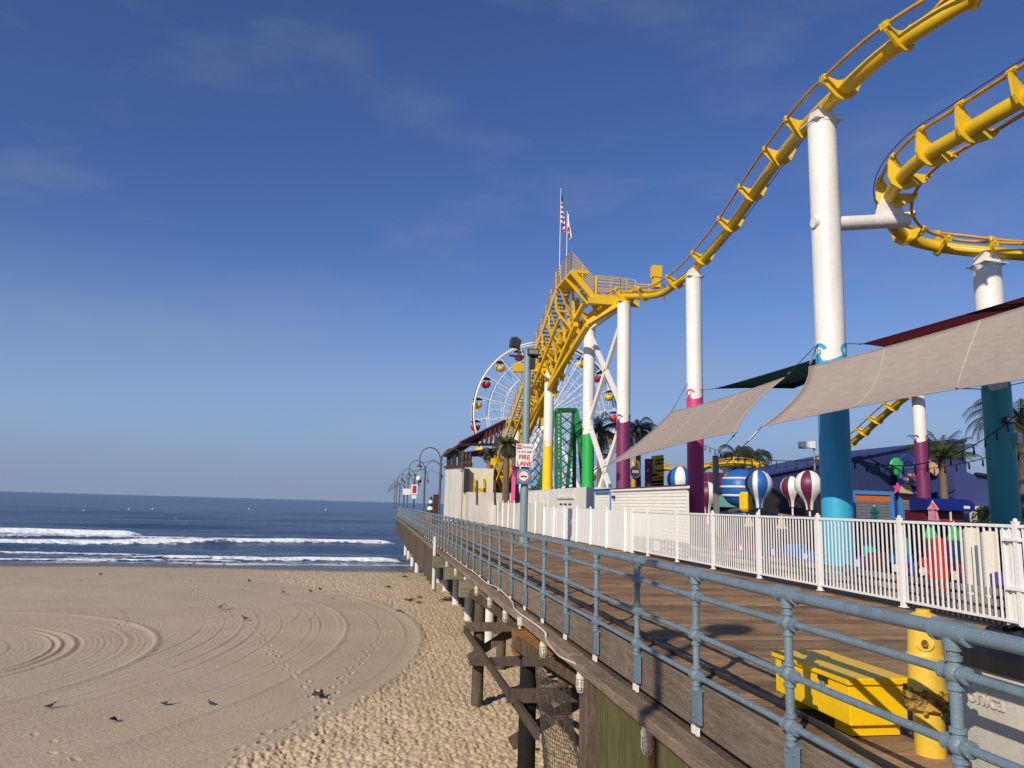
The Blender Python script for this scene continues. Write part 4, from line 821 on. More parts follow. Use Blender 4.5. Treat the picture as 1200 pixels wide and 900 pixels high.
# ---------------------------------------------------------------- double-arm pier lamps
def lamp(loc, lab, H=5.6, src=[None]):
    if src[0] is None:
        t = thing('pier_lamp', lab, 'street lamp', loc, group='crook arm lamps along the pier edge'); src[0] = t
        MB().lathe([(.16, 0), (.16, .4), (.11, .5), (.10, 3.5), (.085, H), (.05, H+.12), (0, H+.2)], 12).build('pole', M['lamp_grey'], t, smooth=True, local=True)
        for sg in (-1, 1):
            P = [V(sg*.06, 0, H-.25)]+[V(sg*(.95-.87*math.cos(a)), 0, H-.15+.95*math.sin(a)) for a in np.linspace(.15, math.pi, 14)]+[V(sg*1.82, 0, H-.6)]
            arm = MB().tube(P, .045, 8).build('arm', M['lamp_grey'], t, smooth=True, local=True)
            MB().tube([V(sg*.07, 0, H-.7), V(sg*.4, 0, H-.35), V(sg*.7, 0, H-.2), V(sg*1.2, 0, H-.45), V(sg*1.75, 0, H-.55)], .025, 6).build('scroll', M['lamp_grey'], arm, smooth=True, local=True)
            MB().lathe([(.04, H-.55), (.09, H-.7), (.24, H-.85), (.24, H-.9), (.20, H-.9)], 14, (sg*1.82, 0, 0)).build('lamp_hood', M['lamp_grey'], arm, smooth=True, local=True)
            MB().lathe([(.20, H-.9), (.18, H-1.02), (.09, H-1.18), (0, H-1.22)], 12, (sg*1.82, 0, 0)).build('lamp_globe', M['glass'], arm, smooth=True, local=True)
        return t
    c = copy_tree(src[0]); c.location = loc; WL[c.name] = Vector(loc); c['label'] = lab; return c
for k, (px, py) in enumerate(((517, 536), (498.5, 548), (486.5, 556), (478.5, 560.5), (474, 563.5), (469, 566.5), (465.3, 569), (463, 571))):
    p = atx(px, py, 5.35); lamp((5.35, p.y, 0), 'grey crook arm lamp beside the concrete block house' if k == 0 else ('grey crook arm lamp next to the orange and white barrier' if k == 1 else 'grey crook arm lamp on the far stretch of the pier edge'))
sg_ = thing('pier_sign', 'narrow white sign board with red print on a thin grey post', 'sign', (atx(484.5, 590, 4.6).x, atx(484.5, 590, 4.6).y, 0)); p = WL[sg_.name]
MB().tube([p, p+V(0, 0, 5.2)], .06, 8).build('post', M['lamp_grey'], sg_); zz = at(485, 575, p.y).z; MB().box((p.x-.35, p.y-.09, zz-.45), (p.x+.4, p.y-.065, zz+.75)).build('board', M['sign_white'], sg_); MB().box((p.x-.2, p.y-.10, zz-.3), (p.x+.28, p.y-.092, zz+.62)).build('print', M['sign_red'], sg_); MB().box((p.x-.28, p.y-.09, zz-.98), (p.x+.3, p.y-.065, zz-.55)).build('board', M['sign_white'], sg_)
MB().ball(V(p.x+.5, p.y, zz+1.5), .35).build('camera_dome', M['sign_white'], sg_, smooth=True); MB().ball(V(p.x+.6, p.y-.05, zz+1.2), .26).build('camera_lens', M['dark'], sg_, smooth=True)
p = atx(473.5, 590, 4.6); t = thing('notice_board', 'white notice board on the far lamp row', 'sign', (p.x, p.y, 0)); MB().tube([(p.x, p.y, 0), (p.x, p.y, 4.2)], .06, 8).build('post', M['lamp_grey'], t); MB().box((p.x-.3, p.y-.1, 2.9), (p.x+1.0, p.y-.065, 3.9)).build('board', M['sign_white'], t)
p = atx(504.5, 597, 5.9); t = thing('traffic_barrier', 'orange and white striped safety barrel by the railing', 'barrier', (p.x, p.y, 0)); MB().lathe([(.5, 0), (.5, .6), (.45, .62)], 14, (p.x, p.y, 0)).build('base', M['orange'], t, smooth=True)
for k in range(5): MB().lathe([(.42-.06*k, .62+.35*k), (.37-.06*k, .96+.35*k)], 14, (p.x, p.y, 0)).build('band', M['sign_white'] if k % 2 else M['dark'], t, smooth=True)
p = at(510.5, 585, 62); tag(MB().box((p.x-.2, 61.8, 0), (p.x+.25, 62.3, 2.4)).build('utility_cabinet', M['brown'], bevel=.03), 'brown utility cabinet beside the concrete block house', 'cabinet')
# ---------------------------------------------------------------- flood light pole with signs
LP = atz(613, 636, 0); lp = thing('floodlight_pole', 'tall blue grey pole with floodlights and the fire lane sign', 'light pole', (LP.x, LP.y, 0)); zt_ = at(617, 412, LP.y).z
MB().lathe([(.20, 0), (.20, .02), (.19, .03), (.175, zt_), (.12, zt_+.08)], 18, (LP.x, LP.y, 0)).build('pole', M['pole_grey'], lp, smooth=True)
q = at(601, 418, LP.y); MB().tube([V(LP.x-.9, LP.y, zt_-.25), V(LP.x+.5, LP.y, zt_-.25)], .05, 8).build('cross_arm', M['dark'], lp)
fl = MB().prism([(-.26, -.2), (.22, -.25), (.3, .12), (.04, .3), (-.22, .22)], .36, Matrix.Translation((LP.x-.65, LP.y, zt_+.38)) @ Matrix.Rotation(math.pi/2, 4, 'X')).build('floodlight', M['dark'], lp, bevel=.03)
MB().box((LP.x-.06, LP.y-.35, zt_-.22), (LP.x+.5, LP.y+.2, zt_+.10)).build('floodlight', M['dark'], lp, bevel=.03); MB().box((LP.x+.0, LP.y-.362, zt_-.16), (LP.x+.44, LP.y-.352, zt_+.04)).build('lens', M['steel'], lp); MB().box((LP.x+.05, LP.y-.2, zt_-.85), (LP.x+.35, LP.y+.1, zt_-.32)).build('ballast', M['dark'], lp, bevel=.02)
MB().tube([V(LP.x-.42, LP.y, zt_-.25), V(LP.x-.42, LP.y, zt_+.15)], .06, 8).build('bracket', M['dark'], lp)
s_c = at(614.5, 533.5, LP.y-.3); sw = abs(at(624.5, 533, LP.y-.3).x-at(605, 533, LP.y-.3).x)/2; sh = abs(at(614, 520, LP.y-.3).z-at(614, 547, LP.y-.3).z)/2
b1 = MB().box((-sw, -.012, -sh), (sw, .012, sh)).build('fire_lane_sign', M['sign_white'], lp, local=True, bevel=.01); b1.location = s_c-WL[lp.name]; b1['label'] = 'white no parking fire lane sign with red letters'
TM = lambda x, z: Matrix.Translation((x, -.016, z)) @ Matrix.Rotation(math.pi/2, 4, 'X')
text_mesh('FIRE', .29, 'lettering', M['sign_red'], b1, TM(0, -.10), bold=.008); text_mesh('LANE', .29, 'lettering', M['sign_red'], b1, TM(0, -sh*.74), bold=.008)
text_mesh('AT ANY TIME', .11, 'lettering', M['dark'], b1, TM(0, sh*.28), bold=.002); text_mesh('Parking', .16, 'lettering', M['sign_red'], b1, TM(.13, sh*.70), bold=.002)
nb_ = MB().box((-sw*.92, -.018, sh*.52), (-sw*.36, -.0125, sh*.92)).build('no_panel', M['sign_red'], b1, local=True); text_mesh('NO', .13, 'lettering', M['sign_white'], b1, Matrix.Translation((-sw*.64, -.024, sh*.72)) @ Matrix.Rotation(math.pi/2, 4, 'X'), bold=.003)
s_d = at(614, 558.5, LP.y-.3); hw = sw*.86; b2 = MB().box((-hw, -.012, -hw*1.05), (hw, .012, hw*1.05)).build('no_smoking_sign', M['sign_blue'], lp, local=True, bevel=.01); b2.location = s_d-WL[lp.name]; b2['label'] = 'square no smoking sign with red ring below the fire lane sign'
MB().lathe([(hw*.86, 0), (hw*.86, .004)], 28, (-.02, -.018, .03), Matrix.Rotation(math.pi/2, 4, 'X')).build('disc', M['sign_white'], b2, local=True)
MB().tube([(hw*.74*math.cos(a)-.02, -.022, hw*.74*math.sin(a)+.03) for a in np.linspace(0, 2*math.pi, 33)], .028, 4, False).build('ring', M['sign_red'], b2, local=True); MB().bar((-hw*.5-.02, -.026, hw*.5+.03), (hw*.5-.02, -.026, -hw*.5+.03), .012, .05, V(0, 1, 0)).build('slash', M['sign_red'], b2, local=True); MB().box((-hw*.5, -.0245, -.03), (hw*.42, -.021, .035)).build('cigarette', M['dark'], b2, local=True)
# ---------------------------------------------------------------- yellow chest, standpipe, bin
ch = thing('storage_chest', 'bright yellow steel storage chest standing on the deck planks', 'chest', (3.95, 6.1, 0))
MB().box((3.70, 5.57, .09), (4.20, 6.68, .39)).build('body', M['box_yellow'], ch, bevel=.008); MB().box((3.675, 5.545, .394), (4.225, 6.705, .445)).build('lid', M['box_yellow'], ch, bevel=.008)
for y in (5.62, 6.40): MB().box((3.74, y, .005), (4.16, y+.22, .088)).build('foot', M['box_yellow'], ch)
for y in (5.82, 6.38): MB().box((3.662, y, .36), (3.674, y+.12, .40)).build('latch', M['dark'], ch); MB().box((3.655, y+.04, .30), (3.672, y+.08, .358)).build('hasp', M['steel'], ch)
hp = thing('standpipe', 'tall yellow fire standpipe with rusty bolted flange and hose caps', 'standpipe', (4.06, 5.16, 0)); hx, hy = 4.06, 5.16
MB().lathe([(.105, .004), (.105, .30), (.11, .32)], 24, (hx, hy, 0)).build('lower_barrel', M['hydrant_yellow'], hp, smooth=True)
MB().lathe([(.11, .32), (.165, .33), (.165, .37), (.15, .375), (.15, .395), (.165, .40), (.165, .44), (.115, .45)], 24, (hx, hy, 0)).build('flange', M['rusty'], hp, smooth=True)
for k in range(8): a = k*math.pi/4; MB().tube([(hx+.145*math.cos(a), hy+.145*math.sin(a), .30), (hx+.145*math.cos(a), hy+.145*math.sin(a), .47)], .017, 6).build('bolt', M['rusty'], hp)
MB().lathe([(.135, .45), (.128, .50), (.122, .60), (.124, .64), (.142, .655), (.142, .69), (.126, .70), (.120, .72), (.110, .90), (.106, .94), (.112, .945), (.112, .965), (.085, .985), (.05, 1.0), (.05, 1.02), (.0, 1.02)], 24, (hx, hy, 0)).build('upper_barrel', M['hydrant_yellow'], hp, smooth=True)
oc = MB(); dirn = (V(0, 0, 1.7)-V(hx, hy, .8)); dirn.z = 0; dirn.normalize(); p = V(hx, hy, .80)+dirn*.105
oc.tube([p, p+dirn*.025], .062, 20); oc.tube([p+dirn*.02, p+dirn*.035], .042, 20); oc.build('outlet', M['hydrant_yellow'], hp, smooth=True); MB().tube([p+dirn*.03, p+dirn*.07], .024, 6).build('outlet_nut', M['rusty'], hp)
p = V(hx, hy, .60)+V(.8, -.6, 0).normalized()*.10; MB().tube([p-V(.0, .0, 0), p+V(.8, -.6, 0).normalized()*.07], .07, 18).build('side_outlet', M['hydrant_yellow'], hp, smooth=True)
bn = thing('litter_bin', 'pale concrete litter bin with black lid and plastic liner by the railing', 'litter bin', (4.02, 3.95, 0)); bx, by = 4.06, 4.02
def rsq(w, r, z, n=6):
    o = []
    for cx, cy, a0 in ((w-r, w-r, 0), (-w+r, w-r, 90), (-w+r, -w+r, 180), (w-r, -w+r, 270)):
        for k in range(n+1): a = R(a0+90*k/n); o.append(V(bx+cx+r*math.cos(a), by+cy+r*math.sin(a), z))
    return o
def shell(levels):
    rings_ = [rsq(*l) for l in levels]; m = len(rings_[0]); mb = MB(); vs = [p for r_ in rings_ for p in r_]
    mb.add(vs, [(i*m+j, i*m+(j+1) % m, (i+1)*m+(j+1) % m, (i+1)*m+j) for i in range(len(levels)-1) for j in range(m)]+[tuple(range(m-1, -1, -1))]); return mb
shell([(.40, .06, .005), (.42, .07, .05), (.42, .07, .76), (.40, .07, .80)]).build('body', M['bin_concrete'], bn, smooth=True)
shell([(.40, .07, .802), (.435, .08, .81), (.44, .08, .90), (.40, .08, .94), (.30, .08, .95), (.28, .08, .90)]).build('lid', M['black'], bn, smooth=True)
ln = MB(); m = 64; v_ = []
for i, (w, z) in enumerate(((.34, .952), (.355, .99), (.34, 1.03), (.30, 1.02))):
    for k in range(m): a = 2*math.pi*k/m; q = w*(1+.05*math.sin(k*2.1+i)+.03*math.sin(k*5.3)); v_.append(V(bx+q*math.cos(a), by+q*math.sin(a), z+.015*math.sin(k*1.7)))
ln.add(v_, [(i*m+j, i*m+(j+1) % m, (i+1)*m+(j+1) % m, (i+1)*m+j) for i in range(3) for j in range(m)]).build('liner', M['black'], bn, smooth=True)
text_mesh('Monica', .13, 'lettering', M['bin_concrete'], bn, Matrix.Translation((bx-.42-4.02-.004, by-3.95+.16, .64)) @ Matrix.Rotation(-math.pi/2, 4, 'Z') @ Matrix.Rotation(math.pi/2, 4, 'X'), depth=.008)
P = crom([(3.46, -1, .03), (3.50, 3, .03), (3.52, 5, .03), (3.62, 6.2, .03), (3.60, 9, .03), (3.62, 16, .03), (3.6, 30, .03)], 6)
tag(MB().tube(P, .028, 8).build('deck_hose', M['dark'], smooth=True), 'dark pipe lying on the planks along the foot of the railing', 'pipe')
# ---------------------------------------------------------------- blue arcade building
YBd = 52.
def bq(x, y, Y=YBd): return at(x, y, Y)
bl = thing('blue_arcade', 'deep blue arcade building with sloping roofline and shuttered openings', 'building', (bq(1040, 600).x, YBd, 0))
x0, x1, x2 = bq(905, 600).x, bq(1086, 600).x, bq(1114, 600).x; z0, z1 = bq(905, 558).z, bq(1086, 522).z
def wallpoly(pts, y0, y1, name, mat, par):
    n = len(pts); vs = [V(x, y0, z) for x, z in pts]+[V(x, y1, z) for x, z in pts]; return MB().add(vs, [tuple(range(n)), tuple(range(2*n-1, n-1, -1))]+[(i, (i+1) % n, (i+1) % n+n, i+n) for i in range(n)]).build(name, mat, par)
wallpoly([(x0, .01), (x2, .01), (x2, z1), (x1, z1), (x0, z0)], YBd, YBd+12, 'wall', M['navy'], bl)
wallpoly([(x0-.3, z0+.02), (x1, z1+.02), (x2+.3, z1+.02), (x2+.3, z1+.16), (x1, z1+.16), (x0-.3, z0+.16)], YBd-.25, YBd+12, 'roof_edge', M['navy'], bl)
def opening(px0, px1, py0, hdr=True):
    a = bq(px0, py0); b_ = bq(px1, py0); zt = a.z; fr = .28; y = YBd-.25
    f = MB().box((a.x-fr, y, .02), (a.x, YBd-.01, zt)).box((b_.x, y, .02), (b_.x+fr, YBd-.01, zt)).box((a.x-fr, y, zt+.002), (b_.x+fr, YBd-.01, zt+fr)).build('opening_frame', M['skyblue'], bl)
    if hdr: MB().box((a.x+.01, YBd-.12, zt-.52), (b_.x-.01, YBd-.02, zt-.01)).build('header', M['orange'], bl)
    mb = MB(); z = .05; zz = zt-(.54 if hdr else .05)
    while z < zz-.05: mb.box((a.x+.01, YBd-.10, z), (b_.x-.01, YBd-.03, min(z+.20, zz))); mb.box((a.x+.01, YBd-.06, z+.2), (b_.x-.01, YBd-.03, z+.23)); z += .23
    mb.build('roller_shutter', M['grey'], bl)
opening(1000, 1041, 579); opening(1055, 1084, 580); opening(955, 992, 578)
c = bq(1070, 556, 51.2)
sgn = thing('arcade_sign', 'colourful arcade sign cluster with green ball and pink star on blue wall', 'sign', (c.x, 51.6, c.z-1.5))
p = bq(1051, 547, 51.4); MB().ball(p, .62, 18, 10, (1, .25, 1.15)).build('ball', M['lime'], sgn, smooth=True)
a = bq(1055, 569, 51.5); b_ = bq(1086, 547, 51.5); MB().box((a.x, 51.35, a.z), (b_.x, 51.6, b_.z)).build('board', M['indigo'], sgn, bevel=.05); MB().box((a.x-.12, 51.3, a.z-.1), (a.x-.01, 51.6, b_.z+.1)).build('edge', M['skyblue'], sgn)
for k in range(4):
    for j in range(7):
        if random.random() < .8: w = random.uniform(.10, .2); xx = a.x+.2+j*.26; zz = b_.z-.25-k*.33; MB().box((xx, 51.30, zz-.2), (xx+w, 51.345, zz)).build('tile', M[random.choice(['hotpink', 'sign_white', 'tan', 'red', 'violet', 'grey'])], sgn)
def star(r, n=5): return [((r if k % 2 == 0 else r*.42)*math.sin(math.pi*k/n), (r if k % 2 == 0 else r*.42)*math.cos(math.pi*k/n)) for k in range(2*n)]
p = bq(1052, 572, 51.3); MB().prism(star(.5), .12, Matrix.Translation(p) @ Matrix.Rotation(math.pi/2, 4, 'X')).build('star', M['hotpink'], sgn)
p = bq(1062, 573, 51.25); MB().prism([(-.6, -.3), (.55, -.35), (.3, .3), (-.35, .35)], .12, Matrix.Translation(p) @ Matrix.Rotation(math.pi/2, 4, 'X')).build('arrow', M['tan'], sgn)
p = bq(1094, 546, 51.25); MB().prism([(-.6, .6), (.1, .2), (.7, -.2), (.1, -.75), (-.3, -.5)], .12, Matrix.Translation(p) @ Matrix.Rotation(math.pi/2, 4, 'X')).build('arrow', M['tan'], sgn)
p = bq(1063, 542, 51.3); MB().tube([p+V(.6*math.cos(a), 0, .6*math.sin(a)) for a in np.linspace(0, 2*math.pi, 25)], .04, 5, False).build('hoop', M['royal'], sgn)
tw = thing('blue_tower', 'slender blue tower rising beside the arcade with a lower blue wing', 'building', (bq(1121, 600).x, 50, 0))
a, b_ = bq(1117, 600, 50), bq(1126, 519, 50); MB().box((a.x, 49.6, .01), (b_.x, 52, b_.z)).build('shaft', M['indigo'], tw); MB().box((a.x-.08, 49.5, b_.z+.002), (b_.x+.08, 52.1, b_.z+.2)).build('cap', M['indigo'], tw)
pts = [(b_.x+.02, 2.6), (bq(1240, 580, 50).x, 2.6), (bq(1240, 572, 50).x, bq(1240, 572, 50).z), (bq(1165, 561, 50).x, bq(1165, 561, 50).z), (bq(1140, 557, 50).x, bq(1140, 557, 50).z), (b_.x+.02, bq(1126, 552, 50).z)]
wallpoly(pts, 49.8, 56, 'wing', M['indigo'], tw); MB().bar(V(pts[4][0], 49.7, pts[4][1]+.1), V(pts[2][0], 49.7, pts[2][1]+.1), .4, .2).build('wing_roof', M['dark'], tw)
MB().box((b_.x+.03, 49.2, 2.35), (pts[1][0], 49.75, 2.58)).build('trim', M['cream'], tw)
for k in range(7): MB().box((b_.x+.2+k*1.5, 49.4, .01), (b_.x+.45+k*1.5, 49.7, 2.34)).build('pilaster', M['cream'], tw)
MB().box((b_.x+.03, 50.4, .01), (pts[1][0], 50.6, 2.34)).build('glazing', M['brown'], tw)
aw = thing('kiosk', 'small kiosk with rounded dark blue awning behind the pink umbrella', 'kiosk', (bq(1100, 600, 40).x, 40, 0)); a, b_ = bq(1077, 600, 40), bq(1130, 588, 40)
pr = [(0, 0), (0, .35), (.15, .55), (.5, .68), (1.6, .7), (1.6, 0)]; vs = [V(x, 39.2+q, b_.z-.55+z) for x in (a.x, b_.x) for q, z in pr]; n = len(pr)
MB().add(vs, [tuple(range(n)), tuple(range(2*n-1, n-1, -1))]+[(i, (i+1) % n, (i+1) % n+n, i+n) for i in range(n)]).build('awning', M['awning'], aw, smooth=True)
MB().box((b_.x-.75, 39.185, b_.z-.42), (b_.x-.35, 39.197, b_.z-.26)).build('awning_mark', M['sign_white'], aw)
MB().box((a.x+.2, 39.9, .01), (b_.x-.2, 41.5, b_.z-.56)).build('body', M['maroon'], aw)
for x in (a.x+.15, (a.x+b_.x)/2, b_.x-.2): MB().box((x-.04, 39.3, .01), (x+.04, 39.38, b_.z-.56)).build('post', M['cream'], aw)
MB().box((a.x+.9, 39.86, .9), (b_.x-.8, 39.895, 1.6)).build('counter_panel', M['red'], aw)
def umbrella(px, py, Y, mat, lab):
    p = at(px, py, Y); t = thing('folded_umbrella', lab, 'umbrella', (p.x, Y, 0)); n = 16; vs = []; lev = [(.03, p.z), (.12, p.z-.12), (.24, p.z-.32), (.16, p.z-.36), (.22, p.z-.75), (.30, p.z-1.25), (.32, p.z-1.45)]
    for r, z in lev:
        for j in range(n): a = 2*math.pi*j/n; q = r*(1 if j % 2 else .62); vs.append(V(p.x+q*math.cos(a), Y+q*math.sin(a), z))
    MB().add(vs, [(i*n+j, i*n+(j+1) % n, (i+1)*n+(j+1) % n, (i+1)*n+j) for i in range(len(lev)-1) for j in range(n)]).build('cloth', mat, t); MB().tube([(p.x, Y, 0), (p.x, Y, p.z+.05)], .035, 8).build('pole', M['cream'], t); MB().lathe([(.3, 0), (.3, .08), (.06, .12)], 14, (p.x, Y, 0)).build('base', M['dark'], t)
umbrella(1093, 588, 28, M['pinkcloth'], 'folded pink patio umbrella in front of the blue kiosk'); umbrella(1024.5, 593, 34, M['tealcloth'], 'folded teal patio umbrella in front of the grey shutters')
# ---------------------------------------------------------------- balloon ride
YR = 46.
br_ = thing('balloon_ride_hub', 'blue domed ride hub with yellow centre and white lit arms', 'ride', (at(875, 600, YR).x, YR, 0)); hub = at(868, 572, YR)
MB().ball(hub, 1.25, 20, 12, (1, 1, 1)).build('dome', M['royal'], br_, smooth=True)
for k in range(3): z = hub.z-.5+k*.55; MB().tube([hub+V(1.27*math.cos(a)*math.cos(math.asin(max(-.9, min(.9, (z-hub.z)/1.27)))), 1.27*math.sin(a)*math.cos(math.asin(max(-.9, min(.9, (z-hub.z)/1.27)))), z-hub.z) for a in np.linspace(0, 2*math.pi, 30)], .07, 5, False).build('light_band', M['sign_white'], br_)
q = at(874, 588, YR-1.6); MB().lathe([(.3, -.6), (.42, -.45), (.42, .45), (.3, .6)], 8, q).build('hub_cap', M['box_yellow'], br_); MB().lathe([(1.3, 0), (1.1, .4), (.8, q.z-.7)], 14, (q.x, q.y, 0)).build('pedestal', M['royal'], br_, smooth=True)
balls = [(797, 562, 47.5, 'royal', 15.5), (829, 578, 44, 'wine', 13.5), (889, 567, 42.5, 'royal', 16.2), (928, 571, 45, 'wine', 13.5), (948, 568, 42, 'wine', 17.2), (858, 566, 50, 'royal', 13)]
for k, (px, py, Y, cc, rp) in enumerate(balls):
    p = at(px, py, Y); r = rp/880*Y*1.05
    t = thing('ride_balloon', ['blue and white striped ride balloon half hidden by the booth roof', 'plum and white ride balloon behind the hot pink column', 'blue and white striped ride balloon in front of the blue dome', 'plum and white ride balloon behind its larger plum neighbour', 'large plum and white striped ride balloon beside the light blue column', 'blue and white ride balloon behind the grey post'][k], 'ride balloon', (p.x, p.y, 0), group='balloon gondolas of the ride')
    prof = [(.02, 1.0), (.38, .93), (.7, .72), (.93, .36), (1, 0), (.95, -.3), (.78, -.62), (.52, -.95), (.34, -1.2), (.27, -1.5), (.25, -1.75)]; n = 32; G = {0: MB(), 1: MB()}
    for j in range(n):
        a0, a1 = 2*math.pi*j/n+k*.5, 2*math.pi*(j+1)/n+k*.5; g = G[(j//4) % 2]
        for (ra, za), (rb, zb) in zip(prof[:-1], prof[1:]): g.add([p+V(r*ra*math.cos(a0), r*ra*math.sin(a0), r*za), p+V(r*ra*math.cos(a1), r*ra*math.sin(a1), r*za), p+V(r*rb*math.cos(a1), r*rb*math.sin(a1), r*zb), p+V(r*rb*math.cos(a0), r*rb*math.sin(a0), r*zb)], [(0, 1, 2, 3)])
    G[0].build('coloured_gores', M[cc], t, smooth=True); G[1].build('white_gores', M['sign_white'], t, smooth=True)
    MB().tube([p-V(0, 0, r*1.7), V(p.x, p.y, .9)], .06, 8).build('stem', M['white'], t); MB().lathe([(.5, .15), (.75, .3), (.8, .9), (.7, .9), (.5, .4)], 14, (p.x, p.y, 0)).build('basket', M[cc], t, smooth=True)
    if k: MB().bar(V(p.x, p.y, 1.35), V(hub.x, YR, 1.9), .16, .16).build('arm', M['steel'], br_); MB().bar(V(p.x, p.y, 1.0), V(hub.x, YR, 1.2), .2, .2).build('arm', M['teal'], br_)
a = at(822, 575, 52); b_ = at(858, 555, 52); tag(MB().box((a.x, 51, a.z), (b_.x, 56, b_.z)).build('red_awning', M['wine'], bevel=.1), 'dark red stall roof behind the balloon ride', 'stall roof')
a = at(822, 600, 50.5); b_ = at(1000, 576, 50.5); tag(MB().box((a.x, 50.6, .01), (b_.x, 50.9, b_.z)).build('stall_wall', M['dark'], bevel=.02), 'dark stall wall behind the balloon ride', 'wall')  # wall in plain dark paint
a = at(820, 590, 49.5); b_ = at(862, 566, 49.5); tag(MB().box((a.x, 49.4, a.z-.2), (b_.x, 50.3, b_.z-.9)).build('teal_counter', M['mint'], bevel=.02), 'pale teal stall counter beyond the grey post', 'counter')
p = at(839.5, 600, 30); tag(MB().box((p.x-.10, 29.9, .01), (p.x+.10, 30.1, at(839, 534, 30).z)).build('grey_post', M['steel'], bevel=.01), 'square grey steel post standing right of the pink column', 'post')
# background yellow tracks
track('back_track', 'yellow track slanting up behind the light blue column', [at(925, 556, 62), at(960, 545, 56), at(1003, 515, 50), at(1035, 487, 46), at(1066, 462, 42.6), at(1100, 440, 40)], [.3, .3], 2.1, sr=.24)
track('low_track', 'yellow track running low behind the palm and balloon ride', [at(770, 548, 75), at(810, 552, 70), at(835, 546, 66), at(860, 543, 64), at(885, 545, 64), at(905, 556, 66)], [.3, .3], 2.1)
for px, py, Y in ((876, 548, 64), (740, 560, 70)): p = at(px, py, Y); tag(MB().lathe([(.3, 0), (.3, p.z)], 14, (p.x, Y, 0)).build('track_post', M['brown'], smooth=True), 'dark post holding up the low yellow track', 'post', 'posts under the low track')
vt = thing('yellow_coil_tower', 'yellow toothed tower with plum post behind the booth roof', 'ride tower', (at(770, 580, 60).x, 60, 0))
for px in (765.5, 775): MB().bar(at(px, 590, 60), at(px, 536, 60), .22, .3, V(0, 1, 0)).build('upright', M['yellow'], vt)
for k in range(11): y = 538+k*4.2; MB().bar(at(764, y, 59.8), at(777.5, y-1.5, 59.8), .5, .14, V(0, 1, 0)).build('rung', M['yellow'], vt)
MB().lathe([(.35, 0), (.35, at(760.5, 538, 60).z)], 14, (at(760.5, 560, 60).x, 60, 0)).build('plum_post', M['purple'], vt, smooth=True)
rs = thing('round_sign', 'round dark blue sign on a mustard yellow pointed pole behind the booth', 'sign', (at(744.5, 580, 55).x, 55, 0)); p = at(744.5, 553, 55)
MB().lathe([(.2, 0), (.2, p.z), (.18, p.z+.7), (0, p.z+1.2)], 12, (p.x, 55.4, 0)).build('pole', M['rail_yellow'], rs, smooth=True); MB().tube([p, p+V(0, .12, 0)], .42, 22).build('disc', M['navy'], rs, smooth=True); MB().tube([p+V(.43*math.cos(a), -.01, .43*math.sin(a)) for a in np.linspace(0, 2*math.pi, 25)], .04, 5, False).build('rim', M['grey'], rs)
MB().box((p.x-.25, 54.96, p.z-.08), (p.x+.25, 54.99, p.z+.12)).build('emblem', M['tan'], rs)
# ---------------------------------------------------------------- things right behind the picket fence
PX = 14.0
for k, (px, tip, body) in enumerate(((878, 'tan', 'black'), (916, 'tan', 'black'), (966, 'tan', 'black'), (994, 'cream', 'maroon'), (1018, 'mint', 'teal'), (1055, 'lime', 'teal'), (1090, 'lime', 'maroon'), (1118, 'lime', 'navy'))):
    p = atx(px, 620, PX); zt = 1.52; t = thing('pencil_post', '%s pencil shaped ride post with %s tip behind the picket fence' % (body, {'lime': 'green', 'mint': 'pale teal'}.get(tip, tip)), 'post', (PX, p.y, 0), group='pencil posts of the kiddie ride')
    MB().lathe([(.19, 0), (.19, zt-.36)], 6, (PX, p.y, 0)).build('shaft', M[body], t); MB().lathe([(.2, zt-.36), (.06, zt-.02)], 6, (PX, p.y, 0)).build('tip', M[tip], t); MB().lathe([(.06, zt-.02), (0, zt+.12)], 6, (PX, p.y, 0)).build('point', M['sign_white'], t)
for k, (px, cc) in enumerate(((868, 'wine'), (905, 'navy'), (942, 'royal'), (1000, 'violet'), (1043, 'maroon'), (1072, 'royal'), (1108, 'red'), (1150, 'maroon'))):
    p = atx(px, 640, 13.0); t = thing('kiddie_car', '%s kiddie ride car parked behind the low timber barrier' % {'wine': 'wine red', 'navy': 'dark navy', 'royal': 'blue' if k > 3 else 'bright blue low', 'maroon': 'maroon' if k == 4 else 'maroon and purple'}.get(cc, cc), 'ride car', (13.0, p.y, 0), group='kiddie ride cars')
    MB().prism([(-.75, .16), (-.78, .42), (-.6, .58), (-.2, .60), (-.05, .40), (.25, .40), (.35, .74), (.52, .76), (.62, .5), (.75, .42), (.75, .16)], .62, Matrix.Translation((13.0, p.y, 0)) @ Matrix.Rotation(math.pi/2, 4, 'Z') @ Matrix.Rotation(math.pi/2, 4, 'X')).build('body', M[cc], t, bevel=.05)
    MB().tube([(12.68, p.y-.62, .44), (12.665, p.y-.62, .44)], .1, 12).build('headlight', M['sign_white'], t)
    for sx in (12.7, 13.3):
        for sy in (-.48, .48): MB().tube([(sx-.05, p.y+sy, .17), (sx+.05, p.y+sy, .17)], .165, 14).build('wheel', M['black'], t, smooth=True)
    MB().tube([(13.0+.16*math.cos(a), p.y-.12, .72+.16*math.sin(a)) for a in np.linspace(0, 2*math.pi, 17)], .02, 5, False).build('steering_wheel', M['black'], t)
for k, (px, cc, h) in enumerate(((1139, 'cream', 1.45), (1160, 'cream', 1.4), (1148, 'grey', 1.1), (1168, 'violet', .6), (1101, 'red', 1.2))):
    p = atx(px, 640, 12.4); tag(MB().lathe([(.16, .01), (.16, h), (.10, h+.05)], 14, (12.4, p.y, 0)).build('padded_bollard', M[cc], smooth=True), '%s padded bollard in the ride queue behind the fence' % cc if px not in (1139, 1160) else 'cream padded bollard in the ride queue behind the fence', 'bollard', 'padded bollards in the queue')
